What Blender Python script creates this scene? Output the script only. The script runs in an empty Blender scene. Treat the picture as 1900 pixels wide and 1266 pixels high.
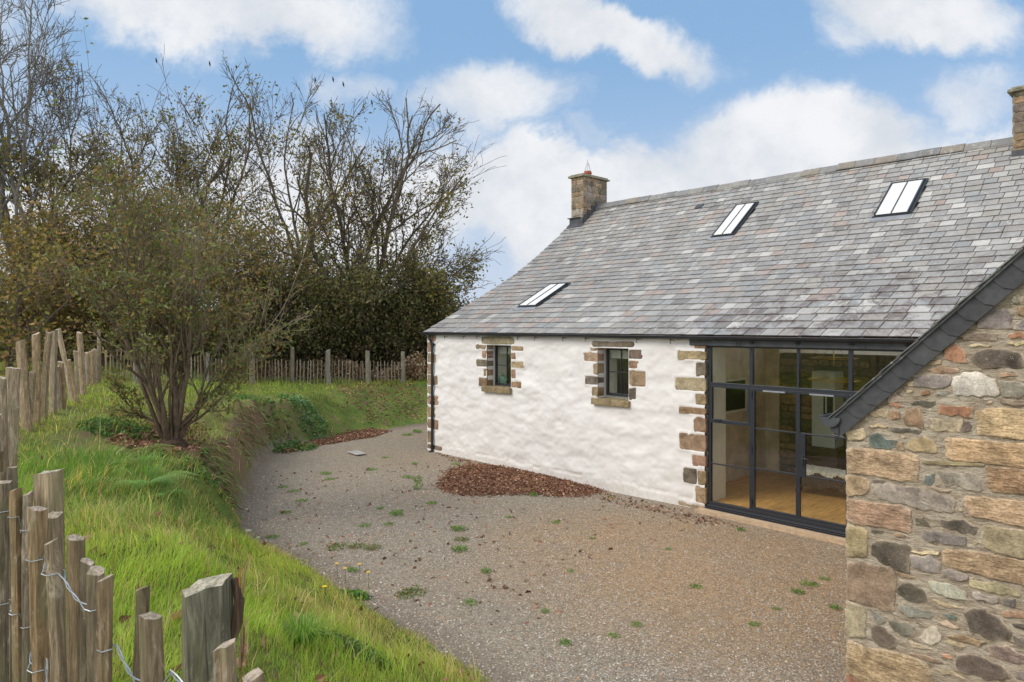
import bpy, math, random
import numpy as np
from mathutils import Vector, noise as mn
rnd = random.Random(7)
nrs = np.random.RandomState(11)
R_ = math.radians

# ------------------------------------------------------------------ camera, world, sun, exposure
F_PX, CX, HY = 1267., 950., 606.
CAM = np.array([14.75, -11.07, 3.33])
RT = np.array([.693, .721, 0.]); RT /= np.linalg.norm(RT)
FW = np.array([-RT[1], RT[0], 0.]); UP = np.array([0, 0, 1.])
scene = bpy.context.scene
cd = bpy.data.cameras.new('camera'); cam = bpy.data.objects.new('camera', cd); scene.collection.objects.link(cam)
cam.location = CAM; cam.rotation_euler = (R_(90), 0, math.atan2(RT[1], RT[0]))
cd.sensor_width = 36; cd.lens = F_PX / 1900 * 36
cd.shift_y = -(633 - HY) / 1900; cd.clip_end = 3000; cd.clip_start = .05
scene.camera = cam
scene.view_settings.view_transform = 'Standard'; scene.view_settings.look = 'None'
scene.view_settings.exposure = 0.0; scene.view_settings.gamma = 1; scene.view_settings.use_curve_mapping = False

def ray(px, py): return FW + RT * (px - CX) / F_PX + UP * (HY - py) / F_PX
def onz(px, py, z): r = ray(px, py); return CAM + r * ((z - CAM[2]) / r[2])
def ony(px, py, y): r = ray(px, py); return CAM + r * ((y - CAM[1]) / r[1])
def atZ(px, py, Z): return CAM + ray(px, py) * Z

class NT:
    """small node-tree helper"""
    def __init__(s, tree): s.t = tree; s.n = tree.nodes; s.n.clear()
    def add(s, typ, **kw):
        n = s.n.new(typ)
        for k, v in kw.items():
            if k.startswith('_'): setattr(n, k[1:], v)
        return n
    def link(s, a, b): s.t.links.new(a, b)
    def put(s, sock, v):
        if hasattr(v, 'is_linked') or isinstance(v, bpy.types.NodeSocket): s.link(v, sock)
        elif v is not None:
            if isinstance(v, (tuple, list)) and len(v) == 3 and sock.type == 'RGBA': v = (*v, 1)
            sock.default_value = v
    def math(s, op, a, b=None, c=None, clamp=False):
        n = s.n.new('ShaderNodeMath'); n.operation = op; n.use_clamp = clamp
        s.put(n.inputs[0], a); s.put(n.inputs[1], b)
        if c is not None: s.put(n.inputs[2], c)
        return n.outputs[0]
    def vmath(s, op, a, b=None, scale=None):
        n = s.n.new('ShaderNodeVectorMath'); n.operation = op
        s.put(n.inputs[0], a); s.put(n.inputs[1], b)
        if scale is not None: s.put(n.inputs[3], scale)
        return n.outputs['Value'] if op in ('DOT_PRODUCT', 'LENGTH') else n.outputs[0]
    def mix(s, f, a, b, mode='MIX'):
        n = s.n.new('ShaderNodeMix'); n.data_type = 'RGBA'; n.blend_type = mode
        s.put(n.inputs[0], f); s.put(n.inputs[6], a); s.put(n.inputs[7], b)
        return n.outputs[2]
    def noise(s, vec, scale, detail=4, rough=.55, dist=0, col=False):
        n = s.n.new('ShaderNodeTexNoise'); n.inputs['Scale'].default_value = scale
        n.inputs['Detail'].default_value = detail; n.inputs['Roughness'].default_value = rough
        n.inputs['Distortion'].default_value = dist
        if vec is not None: s.link(vec, n.inputs['Vector'])
        return n.outputs['Color'] if col else n.outputs['Fac']
    def voro(s, vec, scale, feat='F1', out='Distance', rand=1):
        n = s.n.new('ShaderNodeTexVoronoi'); n.feature = feat; n.inputs['Scale'].default_value = scale
        n.inputs['Randomness'].default_value = rand
        if vec is not None: s.link(vec, n.inputs['Vector'])
        return n.outputs[out]
    def ramp(s, fac, stops, interp='LINEAR'):
        n = s.n.new('ShaderNodeValToRGB'); cr = n.color_ramp; cr.interpolation = interp
        while len(cr.elements) < len(stops): cr.elements.new(.5)
        for e, (p, c) in zip(cr.elements, stops):
            e.position = p; e.color = (c, c, c, 1) if isinstance(c, (int, float)) else (*c, 1)
        s.link(fac, n.inputs[0]); return n.outputs[0]
    def sstep(s, v, lo, hi, to0=0., to1=1.):
        n = s.n.new('ShaderNodeMapRange'); n.interpolation_type = 'SMOOTHSTEP'
        s.put(n.inputs['Value'], v); n.inputs['From Min'].default_value = lo; n.inputs['From Max'].default_value = hi
        n.inputs['To Min'].default_value = to0; n.inputs['To Max'].default_value = to1
        return n.outputs[0]
    def scale(s, vec, sc):
        n = s.n.new('ShaderNodeMapping'); n.inputs['Scale'].default_value = sc; s.link(vec, n.inputs[0]); return n.outputs[0]
    def obj(s): return s.n.new('ShaderNodeTexCoord').outputs['Object']
    def attr(s, name, out='Color'):
        n = s.n.new('ShaderNodeAttribute'); n.attribute_name = name; return n.outputs[out]
    def bump(s, h, strength=.5, dist=.01, nrm=None):
        n = s.n.new('ShaderNodeBump'); n.inputs['Strength'].default_value = strength; n.inputs['Distance'].default_value = dist
        s.link(h, n.inputs['Height'])
        if nrm is not None: s.link(nrm, n.inputs['Normal'])
        return n.outputs[0]
    def surf(s, col, rough=.8, nrm=None, metal=0, spec=.3):
        p = s.n.new('ShaderNodeBsdfPrincipled'); s.put(p.inputs['Base Color'], col); s.put(p.inputs['Roughness'], rough)
        p.inputs['Metallic'].default_value = metal; p.inputs['Specular IOR Level'].default_value = spec
        if nrm is not None: s.link(nrm, p.inputs['Normal'])
        return p.outputs[0]
    def out(s, sh):
        o = s.n.new('ShaderNodeOutputMaterial'); s.link(sh, o.inputs[0])

SUN_EL, SUN_AZ = R_(42), R_(205)      # azimuth from +Y clockwise: sun stands to the south-south-west, behind the camera
world = bpy.data.worlds.new('World'); scene.world = world; world.use_nodes = True
w = NT(world.node_tree)
sky = w.n.new('ShaderNodeTexSky'); sky.sky_type = 'NISHITA'; sky.sun_disc = False
sky.sun_elevation = SUN_EL; sky.sun_rotation = SUN_AZ; sky.altitude = 50; sky.air_density = 1.0; sky.dust_density = .6; sky.ozone_density = 1.5
D = w.n.new('ShaderNodeTexCoord').outputs['Generated']
WS = .12
# cloud field: the heading FW/RT/UP is a fixed compass frame of the sky dome
fz = w.math('MAXIMUM', w.vmath('DOT_PRODUCT', D, tuple(FW)), .08)
u = w.math('DIVIDE', w.vmath('DOT_PRODUCT', D, tuple(RT)), fz)
v = w.math('DIVIDE', w.vmath('DOT_PRODUCT', D, (0, 0, 1)), fz)
comb = w.n.new('ShaderNodeCombineXYZ'); w.link(u, comb.inputs[0]); w.link(v, comb.inputs[1]); P2 = comb.outputs[0]
nz = w.noise(P2, 3.2, 6, .62, .3, col=True)
nzo = w.vmath('SCALE', w.vmath('SUBTRACT', nz, (.5, .5, .5)), scale=.22)
nz2 = w.noise(P2, 11, 6, .6, .2, col=True)
nzo2 = w.vmath('SCALE', w.vmath('SUBTRACT', nz2, (.5, .5, .5)), scale=.07)
PD = w.vmath('ADD', w.vmath('ADD', P2, nzo), nzo2)
def blob(cx, cy, rx, ry, rot=0, amp=1.):
    a = R_(-rot); c, s_ = math.cos(a), math.sin(a); X, Y = (cx - CX) / F_PX, (HY - cy) / F_PX
    rx /= F_PX; ry /= F_PX
    q = w.vmath('SUBTRACT', PD, (X, Y, 0))
    d1 = w.vmath('DOT_PRODUCT', q, (c / rx, s_ / rx, 0)); d2 = w.vmath('DOT_PRODUCT', q, (-s_ / ry, c / ry, 0))
    r2 = w.math('ADD', w.math('MULTIPLY', d1, d1), w.math('MULTIPLY', d2, d2))
    return w.math('MULTIPLY', w.sstep(w.math('SQRT', r2), .35, 1.35, 1., 0.), amp)
acc = None
for b in [(420, 30, 330, 90, 6, .95), (620, 60, 130, 70, 20, .5), (1130, 60, 215, 62, 24, 1.0), (1250, 110, 80, 55, 20, .5), (905, 190, 190, 85, -8, .72), (640, 180, 120, 55, 0, .5),
          (1720, 20, 260, 75, 10, .85), (1790, 190, 120, 75, 0, .55), (1110, 245, 80, 30, 0, .4), (1000, 350, 330, 95, 0, 1.2), (1500, 290, 290, 110, 0, 1.2), (1750, 330, 300, 90, 0, 1.1),
          (1200, 400, 700, 120, 0, 1.2), (1380, 215, 60, 30, 0, .35), (20, 60, 130, 200, 0, .45), (380, 430, 640, 190, 0, .85), (1560, 45, 90, 70, 30, .5), (970, 500, 160, 60, 0, .4)]:
    o = blob(*b); acc = o if acc is None else w.math('MAXIMUM', acc, o)
acc = w.math('SUBTRACT', acc, blob(885, 455, 75, 85, -15, .75))
fine = w.noise(PD, 5, 8, .66, .3)
dens = w.math('ADD', acc, w.math('MULTIPLY', w.math('SUBTRACT', fine, .5), 1.15))
cl_front = w.sstep(dens, .06, .86)
gen = w.sstep(w.noise(w.scale(D, (1, 1, 2.4)), 2.2, 6, .6, .3), .30, .55)
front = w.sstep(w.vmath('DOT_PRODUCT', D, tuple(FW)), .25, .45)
cl = w.math('ADD', w.math('MULTIPLY', cl_front, front), w.math('MULTIPLY', gen, w.math('SUBTRACT', 1., front)), clamp=True)
shade = w.noise(P2, 5, 5, .6)
ccol = w.mix(w.sstep(shade, .32, .66), (.70 / WS, .74 / WS, .80 / WS), (.93 / WS, .935 / WS, .95 / WS))
blue = w.mix(.72, sky.outputs[0], (.30 / WS, .53 / WS, .84 / WS))
blue = w.mix(w.sstep(w.vmath('DOT_PRODUCT', D, (0, 0, 1)), 0, .40, .8, 0.), blue, (.66 / WS, .72 / WS, .84 / WS))
ccol = w.mix(front, w.mix(1., ccol, (1.75, 1.72, 1.68), 'MULTIPLY'), ccol)      # clouds outside the view are brightened as added soft fill light
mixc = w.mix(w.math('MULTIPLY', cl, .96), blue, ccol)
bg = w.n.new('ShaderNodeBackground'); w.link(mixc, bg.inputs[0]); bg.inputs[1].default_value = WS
wo = w.n.new('ShaderNodeOutputWorld'); w.link(bg.outputs[0], wo.inputs[0])

sl = bpy.data.lights.new('sun', 'SUN'); sl.energy = 2.1; sl.angle = R_(28); sl.color = (1, .945, .87)
so = bpy.data.objects.new('sun', sl); scene.collection.objects.link(so)
sd = Vector((math.sin(SUN_AZ) * math.cos(SUN_EL), math.cos(SUN_AZ) * math.cos(SUN_EL), math.sin(SUN_EL)))
so.rotation_euler = sd.to_track_quat('Z', 'Y').to_euler(); so.location = (10, -20, 20)

# ------------------------------------------------------------------ object helpers
COL = scene.collection
def tag(o, label=None, cat=None, group=None, kind=None):
    if label: o['label'] = label
    if cat: o['category'] = cat
    if group: o['group'] = group
    if kind: o['kind'] = kind
    return o
def empty(name, loc, label, cat, group=None):
    o = bpy.data.objects.new(name, None); COL.objects.link(o); o.location = Vector(loc); o.empty_display_size = .2
    return tag(o, label, cat, group)
def root_loc(p):
    while p.parent: p = p.parent
    return p.location
def link_mesh(name, me, mat, parent=None, smooth=False):
    o = bpy.data.objects.new(name, me); COL.objects.link(o)
    if mat: me.materials.append(mat)
    if parent: o.parent = parent
    return o
def mesh_np(name, V, Fc, mat, parent=None, cols=None, fattr=None, smooth=False, local=False, loc=None):
    """V (n,3); Fc (m,k) array or list of arrays with different k"""
    V = np.asarray(V, float).copy()
    if parent is not None and not local: V -= np.array(root_loc(parent))
    if loc is not None: V -= np.array(loc)
    FL = [np.asarray(q) for q in (Fc if isinstance(Fc, list) else [Fc]) if len(q)]
    me = bpy.data.meshes.new(name)
    me.vertices.add(len(V)); me.vertices.foreach_set('co', V.ravel())
    nl = sum(q.size for q in FL); nf = sum(len(q) for q in FL)
    me.loops.add(nl); me.loops.foreach_set('vertex_index', np.concatenate([q.ravel() for q in FL]).astype(np.int32))
    me.polygons.add(nf)
    tot = np.concatenate([np.full(len(q), q.shape[1]) for q in FL]); st = np.concatenate([[0], np.cumsum(tot)[:-1]])
    me.polygons.foreach_set('loop_start', st.astype(np.int32)); me.polygons.foreach_set('loop_total', tot.astype(np.int32))
    if smooth: me.polygons.foreach_set('use_smooth', np.ones(nf, bool))
    me.update(calc_edges=True)
    if cols is not None:
        c = np.ones((len(V), 4)); c[:, :3] = cols
        a = me.color_attributes.new('col', 'FLOAT_COLOR', 'POINT'); a.data.foreach_set('color', c.ravel())
    for k, vals in (fattr or {}).items():
        a = me.attributes.new(k, 'FLOAT', 'POINT'); a.data.foreach_set('value', np.asarray(vals, float).ravel())
    o = link_mesh(name, me, mat, parent)
    if loc is not None: o.location = Vector(loc)
    return o

class MB:
    """collects shapes, then links them as ONE mesh object"""
    def __init__(s): s.v = []; s.f = []; s.c = []; s.t = []; s.cc = (.5, .5, .5); s.tt = 0.
    def add(s, vs, fs, col=None, tool=None):
        b = len(s.v); s.v += [tuple(p) for p in vs]; s.f += [tuple(b + i for i in q) for q in fs]
        if isinstance(col, list): s.c += col
        else: s.c += [col or s.cc] * len(vs)
        s.t += [s.tt if tool is None else tool] * len(vs); return b
    def box(s, x0, x1, y0, y1, z0, z1, jit=0, **k):
        vs = [(x, y, z) for x in (x0, x1) for y in (y0, y1) for z in (z0, z1)]
        if jit: vs = [tuple(a + rnd.uniform(-jit, jit) for a in p) for p in vs]
        s.add(vs, [(0, 1, 3, 2), (4, 6, 7, 5), (0, 4, 5, 1), (2, 3, 7, 6), (0, 2, 6, 4), (1, 5, 7, 3)], **k)
    def tube(s, pts, rad, n=8, caps=True, **k):
        pts = [np.array(p, float) for p in pts]; m = len(pts)
        rad = rad if hasattr(rad, '__len__') else [rad] * m
        vs = []; pa = None
        for i, p in enumerate(pts):
            t = pts[min(i + 1, m - 1)] - pts[max(i - 1, 0)]; t = t / (np.linalg.norm(t) + 1e-9)
            if pa is None: a = np.cross(t, (0, 0, 1.) if abs(t[2]) < .9 else (1., 0, 0))
            else: a = pa - t * (pa @ t)
            a = a / (np.linalg.norm(a) + 1e-9); pa = a; b = np.cross(t, a)
            for j in range(n):
                an = 2 * math.pi * j / n; vs.append(p + (a * math.cos(an) + b * math.sin(an)) * rad[i])
        fs = [(i * n + j, i * n + (j + 1) % n, (i + 1) * n + (j + 1) % n, (i + 1) * n + j) for i in range(m - 1) for j in range(n)]
        if caps: fs += [tuple(range(n))[::-1], tuple((m - 1) * n + j for j in range(n))]
        s.add(vs, fs, **k)
    def lathe(s, c, prof, n=16, **k):
        vs = [(c[0] + r * math.cos(2 * math.pi * j / n), c[1] + r * math.sin(2 * math.pi * j / n), c[2] + z) for r, z in prof for j in range(n)]
        fs = [(i * n + j, i * n + (j + 1) % n, (i + 1) * n + (j + 1) % n, (i + 1) * n + j) for i in range(len(prof) - 1) for j in range(n)]
        fs += [tuple(range(n))[::-1], tuple((len(prof) - 1) * n + j for j in range(n))]
        s.add(vs, fs, **k)
    def build(s, name, mat, parent=None, smooth=False, bevel=0, loc=None):
        me = bpy.data.meshes.new(name); L = np.zeros(3)
        if parent is not None: L = np.array(root_loc(parent))
        if loc is not None: L = np.array(loc)
        me.from_pydata([tuple(np.array(p) - L) for p in s.v], [], s.f)
        a = me.color_attributes.new('col', 'FLOAT_COLOR', 'POINT')
        a.data.foreach_set('color', np.array([(*c[:3], 1) for c in s.c], float).ravel())
        a = me.attributes.new('tool', 'FLOAT', 'POINT'); a.data.foreach_set('value', np.array(s.t, float))
        if smooth: me.polygons.foreach_set('use_smooth', np.ones(len(me.polygons), bool))
        me.update()
        o = link_mesh(name, me, mat, parent)
        if loc is not None: o.location = Vector(loc)
        if bevel:
            m = o.modifiers.new('bevel', 'BEVEL'); m.width = bevel; m.segments = 2; m.limit_method = 'ANGLE'
        return o

def fbm(x, y, z=0., sc=1., o=3):
    r = 0; a = 1
    for i in range(o):
        r += a * mn.noise(Vector((x * sc, y * sc, z * sc + i * 7.3))); sc *= 2.1; a *= .5
    return r
def vnoise(x, y, sc, seed=0):
    """cheap vectorised value noise, about -1..1"""
    x = np.asarray(x) * sc; y = np.asarray(y) * sc
    xi = np.floor(x).astype(int); yi = np.floor(y).astype(int); fx = x - xi; fy = y - yi
    fx = fx * fx * (3 - 2 * fx); fy = fy * fy * (3 - 2 * fy)
    def h(a, b):
        n = (a * 374761393 + b * 668265263 + seed * 974634777) & 0x7fffffff
        n = (n ^ (n >> 13)) * 1274126177 & 0x7fffffff
        return ((n ^ (n >> 16)) & 0xffff) / 32767.5 - 1
    return (h(xi, yi) * (1 - fx) + h(xi + 1, yi) * fx) * (1 - fy) + (h(xi, yi + 1) * (1 - fx) + h(xi + 1, yi + 1) * fx) * fy

# ------------------------------------------------------------------ materials
MATS = {}
def mat(name):
    m = bpy.data.materials.new(name); m.use_nodes = True; MATS[name] = m; return NT(m.node_tree)
def M(n): return MATS[n]

n = mat('slate'); o_ = n.obj(); c = n.attr('col')
lich = n.sstep(n.noise(o_, 9, 6, .75, .4), .54, .66); zone = n.sstep(n.noise(o_, .55, 3, .5), .44, .62)
stain = n.attr('tool', 'Fac')
c1 = n.mix(.55, c, n.mix(n.noise(o_, 30, 5, .7), (.35, .35, .35), (1.5, 1.48, 1.45)), 'MULTIPLY')
c1 = n.mix(.8, c, c1)
c2 = n.mix(n.math('MULTIPLY', lich, n.math('MULTIPLY', n.math('ADD', zone, .35), .5)), c1, (.62, .60, .57))
wash = n.sstep(n.noise(n.scale(o_, (1.6, .35, .35)), 1.6, 6, .7, .6), .46, .70)
c2 = n.mix(n.math('MULTIPLY', wash, n.math('MULTIPLY', n.sstep(n.noise(o_, 26, 5, .75), .40, .62), .42)), c2, (.55, .53, .50))
bl = n.sstep(n.noise(n.scale(o_, (1.2, .5, .5)), 2.1, 6, .7, .5), .54, .68); c2 = n.mix(n.math('MULTIPLY', bl, .28), c2, (.19, .165, .145))
dk = n.sstep(n.noise(n.scale(o_, (1, .6, 1)), 3.0, 6, .8, .5), .47, .61)
c3 = n.mix(n.math('MULTIPLY', dk, n.math('ADD', n.math('MULTIPLY', stain, .75), .12)), c2, (.15, .12, .112))
n.out(n.surf(c3, .62, n.bump(n.noise(o_, 60, 4, .7), .35, .004), spec=.35))

n = mat('render_white'); o_ = n.obj(); xyz = n.n.new('ShaderNodeSeparateXYZ'); n.link(o_, xyz.inputs[0])
c = n.mix(n.sstep(n.noise(o_, 2.2, 5, .6), .35, .7), (.735, .705, .675), (.79, .768, .742))
c = n.mix(n.math('MULTIPLY', n.sstep(n.noise(n.scale(o_, (1, 1, .5)), 6, 6, .75), .58, .75), .30), c, (.55, .53, .48))
spl = n.math('MULTIPLY', n.sstep(n.math('ADD', xyz.outputs[2], n.math('MULTIPLY', n.noise(o_, 4, 6, .75), -.9)), -.45, .0, 1., 0.), n.sstep(n.noise(o_, 13, 6, .75), .36, .62))
c = n.mix(n.math('MULTIPLY', spl, .45), c, (.50, .43, .33))
crk = n.voro(n.vmath('ADD', o_, n.vmath('SCALE', n.noise(o_, 2.5, 5, .7, col=True), scale=.5)), 1.1, 'DISTANCE_TO_EDGE'); c = n.mix(n.math('MULTIPLY', n.sstep(crk, .0, .006, 1., 0.), n.math('MULTIPLY', n.sstep(n.noise(o_, .8, 3, .5), .48, .6), .35)), c, (.42, .39, .35))
n.out(n.surf(c, .92, n.bump(n.noise(o_, 42, 6, .7), .14, .008), spec=.15))

n = mat('stone'); o_ = n.obj(); c = n.attr('col'); tl = n.attr('tool', 'Fac')
big = n.noise(o_, 7, 5, .65, .5)
c1 = n.mix(1., c, n.ramp(big, [(.28, .48), (.5, 1.), (.72, 1.5)]), 'MULTIPLY')
grain = n.noise(o_, 55, 5, .75)
c1 = n.mix(1., c1, n.ramp(grain, [(.3, .62), (.5, 1.), (.7, 1.32)]), 'MULTIPLY')
wv = n.n.new('ShaderNodeTexNoise'); wv.inputs['Scale'].default_value = 1; wv.inputs['Detail'].default_value = 4; wv.inputs['Distortion'].default_value = .35
n.link(n.scale(o_, (17, 17, 52)), wv.inputs['Vector'])
tool = n.sstep(wv.outputs[0], .40, .60)
c2 = n.mix(n.math('MULTIPLY', n.math('MULTIPLY', tl, .42), n.math('SUBTRACT', 1., tool)), c1, n.mix(1., c1, (.42, .36, .30), 'MULTIPLY'))
spk = n.sstep(n.noise(o_, 38, 3, .7, .6), .66, .72)
c2 = n.mix(n.math('MULTIPLY', spk, n.math('SUBTRACT', .45, n.math('MULTIPLY', tl, .35))), c2, (.62, .58, .52))
hgt = n.math('ADD', n.math('MULTIPLY', tool, n.math('MULTIPLY', tl, .6)), n.math('MULTIPLY', grain, .7))
n.out(n.surf(c2, .88, n.bump(hgt, .7, .014), spec=.2))

n = mat('mortar'); o_ = n.obj()
c = n.mix(n.sstep(n.noise(n.scale(o_, (1, 1, 2.5)), 6, 6, .7, .6), .35, .68), (.50, .40, .29), (.72, .62, .48))
c = n.mix(n.math('MULTIPLY', n.sstep(n.noise(n.scale(o_, (1, 1, 4.5)), 8, 6, .75, 1.0), .52, .62), .8), c, (.24, .18, .12))  # layered dark streaks, with thin shadow lines painted into the mortar colour
c = n.mix(n.math('MULTIPLY', n.sstep(n.noise(o_, 70, 3, .6), .6, .7), .5), c, (.72, .66, .56))
hm = n.math('ADD', n.noise(n.scale(o_, (1, 1, 2.2)), 13, 6, .75, .6), n.math('MULTIPLY', n.noise(o_, 90, 4, .7), .3))
n.out(n.surf(c, .95, n.bump(hm, 1., .05), spec=.1))

def simple(name, col, rough=.6, metal=0, spec=.4, ns=0, nb=0, var=.25, sc=(1, 1, 1)):
    n = mat(name); o_ = n.scale(n.obj(), sc)
    c = n.mix(1., (*col, 1), n.ramp(n.noise(o_, ns or 8, 5, .65), [(.3, 1 - var), (.7, 1 + var)]), 'MULTIPLY')
    n.out(n.surf(c, rough, n.bump(n.noise(o_, nb or 40, 4), .3, .003), metal, spec))
simple('black_metal', (.022, .025, .030), .38, 0, .5)
simple('frame_metal', (.024, .028, .036), .33, 0, .5, var=.12)
simple('lead', (.060, .063, .070), .5, .0, .5, ns=5, var=.45)
simple('lead_pale', (.25, .26, .28), .5, 0, .5, ns=5)
n = mat('verge_slate'); o_ = n.obj(); c = n.mix(1., n.attr('col'), n.ramp(n.noise(o_, 14, 5, .7), [(.3, (.036, .037, .039)), (.7, (.070, .071, .072))]), 'MULTIPLY')
n.out(n.surf(c, .6, n.bump(n.noise(o_, 60, 4), .3, .004), spec=.35))
simple('ridge', (.17, .17, .165), .8, 0, .2, ns=5, var=.65)
simple('terracotta', (.38, .10, .055), .8)
simple('galv', (.42, .44, .47), .42, .7, .5)
simple('plaster', (.72, .62, .48), .9, ns=3)
simple('plaster_pale', (.80, .78, .68), .9, ns=3, var=.08)
simple('ceiling_wood', (.62, .44, .25), .7, ns=6, sc=(1, 12, 1))
simple('oak_floor', (.70, .39, .13), .45, ns=3, sc=(10, 1, 1), var=.35)
simple('dark_picture', (.012, .013, .012), .4)
simple('pale_paint', (.50, .56, .52), .5, var=.06)
simple('brass', (.75, .50, .16), .3, .9)
simple('dark_wood', (.10, .06, .035), .6, sc=(1, 1, 8))
simple('fleece', (.66, .64, .55), .98, ns=30, nb=30)
simple('fleece_dark', (.09, .06, .04), .98, ns=30, nb=30)
simple('green_enamel', (.22, .40, .30), .35, var=.05)
simple('blind', (.62, .63, .60), .9, var=.05)
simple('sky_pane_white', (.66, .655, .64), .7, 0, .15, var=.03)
simple('feather', (.012, .012, .014), .7)
simple('pebble_pale', (.55, .50, .40), .7)
simple('petal', (.85, .55, .01), .7, var=.1)
simple('slate_chip', (.36, .34, .31), .8)
simple('bare_earth', (.12, .08, .05), .95)

n = mat('glass')
g = n.n.new('ShaderNodeBsdfGlossy'); g.inputs['Roughness'].default_value = .01; g.inputs['Color'].default_value = (1, 1, 1, 1)
t = n.n.new('ShaderNodeBsdfTransparent'); t.inputs['Color'].default_value = (.95, .96, .94, 1)
fr = n.n.new('ShaderNodeLayerWeight'); fr.inputs['Blend'].default_value = .5
frs = n.math('ADD', .04, n.math('MULTIPLY', .96, n.math('POWER', fr.outputs['Facing'], 5.)))
ms = n.n.new('ShaderNodeMixShader'); n.link(frs, ms.inputs[0]); n.link(t.outputs[0], ms.inputs[1]); n.link(g.outputs[0], ms.inputs[2]); n.out(ms.outputs[0])

n = mat('old_wood'); o_ = n.obj(); c = n.attr('col')
st = n.noise(n.scale(o_, (1, 1, .09)), 75, 6, .75, .8)
c1 = n.mix(1., c, n.ramp(st, [(.3, .28), (.5, .92), (.68, 1.75)]), 'MULTIPLY')
c1 = n.mix(n.math('MULTIPLY', n.sstep(n.noise(n.scale(o_, (1, 1, .35)), 14, 5, .7), .46, .66), .6), c1, (.20, .19, .10))
c1 = n.mix(n.math('MULTIPLY', n.sstep(n.noise(n.scale(o_, (1, 1, .3)), 11, 5, .8, .6), .55, .66), .65), c1, (.52, .43, .32))
n.out(n.surf(c1, .9, n.bump(st, .8, .006), spec=.15))
simple('wood_end', (.42, .34, .24), .9, ns=60, var=.4)

n = mat('bark'); o_ = n.obj(); c = n.attr('col')
c1 = n.mix(1., c, n.ramp(n.noise(n.scale(o_, (1, 1, .4)), 18, 5, .7), [(.3, .5), (.7, 1.5)]), 'MULTIPLY')
n.out(n.surf(c1, .95, spec=.1))
def leafy(name, tr=.35, rough=.6):
    n = mat(name); c = n.attr('col')
    d = n.surf(c, rough, spec=.25)
    t = n.n.new('ShaderNodeBsdfTranslucent'); n.link(n.mix(1., c, (1.3, 1.35, .6), 'MULTIPLY'), t.inputs[0])
    ms = n.n.new('ShaderNodeMixShader'); ms.inputs[0].default_value = tr; n.link(d, ms.inputs[1]); n.link(t.outputs[0], ms.inputs[2]); n.out(ms.outputs[0])
leafy('leaf'); leafy('blade', .48, .5); leafy('dead_leaf', .12, .8)
simple('stone_chip', (.3, .3, .3), .85)
n = mat('pebbles'); n.out(n.surf(n.attr('col'), .8, spec=.25))

n = mat('ground'); o_ = n.obj(); d = n.attr('dist', 'Fac'); scarp = n.attr('scarp', 'Fac')
cell = n.voro(o_, 44, 'F1', 'Color'); cd1 = n.voro(o_, 44, 'F1', 'Distance'); cell2 = n.voro(o_, 21, 'F1', 'Color')
sep = n.n.new('ShaderNodeSeparateColor'); n.link(cell, sep.inputs[0]); sep2 = n.n.new('ShaderNodeSeparateColor'); n.link(cell2, sep2.inputs[0])
gc = n.ramp(sep.outputs[0], [(0, (.12, .105, .09)), (.3, (.30, .255, .205)), (.55, (.38, .325, .265)), (.78, (.50, .42, .33)), (.9, (.38, .22, .13)), (1, (.56, .50, .42))])
gc = n.mix(n.sstep(cd1, .25, .62), gc, (.20, .165, .13))
gc = n.mix(.22, gc, n.ramp(sep2.outputs[1], [(0, (.19, .16, .13)), (1, (.52, .45, .36))]))
warm = n.math('ADD', n.math('MULTIPLY', n.sstep(n.noise(o_, .35, 4, .6), .45, .7), .25), n.attr('warm', 'Fac'), clamp=True)
gc = n.mix(n.math('MULTIPLY', warm, .75), gc, n.mix(1., gc, (1.32, 1.02, .72), 'MULTIPLY'))
gc = n.mix(n.math('MULTIPLY', n.sstep(n.noise(o_, 1.1, 6, .7), .50, .72), .45), gc, (.25, .205, .16))
tuft = n.math('MULTIPLY', n.sstep(n.noise(o_, 2.4, 6, .75, .5), .60, .70), n.sstep(n.noise(o_, 17, 4, .7), .45, .58))
gc = n.mix(n.math('MULTIPLY', tuft, .55), gc, (.13, .16, .055))
soil = n.mix(n.noise(o_, 6, 6, .75), (.10, .065, .04), (.28, .19, .12))
grs = n.mix(n.sstep(n.noise(o_, 1.3, 5, .65), .35, .65), (.10, .17, .03), (.20, .24, .055))
grs = n.mix(n.sstep(n.noise(o_, 13, 6, .75), .35, .75), grs, (.09, .10, .035))
gc = n.mix(1., gc, (.985, .985, .94), 'MULTIPLY')
bk = n.mix(n.math('MAXIMUM', n.sstep(n.noise(o_, 2.3, 6, .7), .55, .66), n.math('MULTIPLY', scarp, n.sstep(n.noise(o_, 1.7, 5, .7), .30, .50))), grs, soil)
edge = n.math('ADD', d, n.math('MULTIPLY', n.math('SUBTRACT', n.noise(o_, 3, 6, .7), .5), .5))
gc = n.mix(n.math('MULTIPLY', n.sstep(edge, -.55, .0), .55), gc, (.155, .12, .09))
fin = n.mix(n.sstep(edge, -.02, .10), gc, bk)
hgt = n.math('ADD', n.math('MULTIPLY', n.math('SUBTRACT', 1., cd1), .8), n.math('MULTIPLY', n.noise(o_, 30, 4, .7), .5))
n.out(n.surf(fin, .92, n.bump(hgt, .8, .012), spec=.15))

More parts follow.
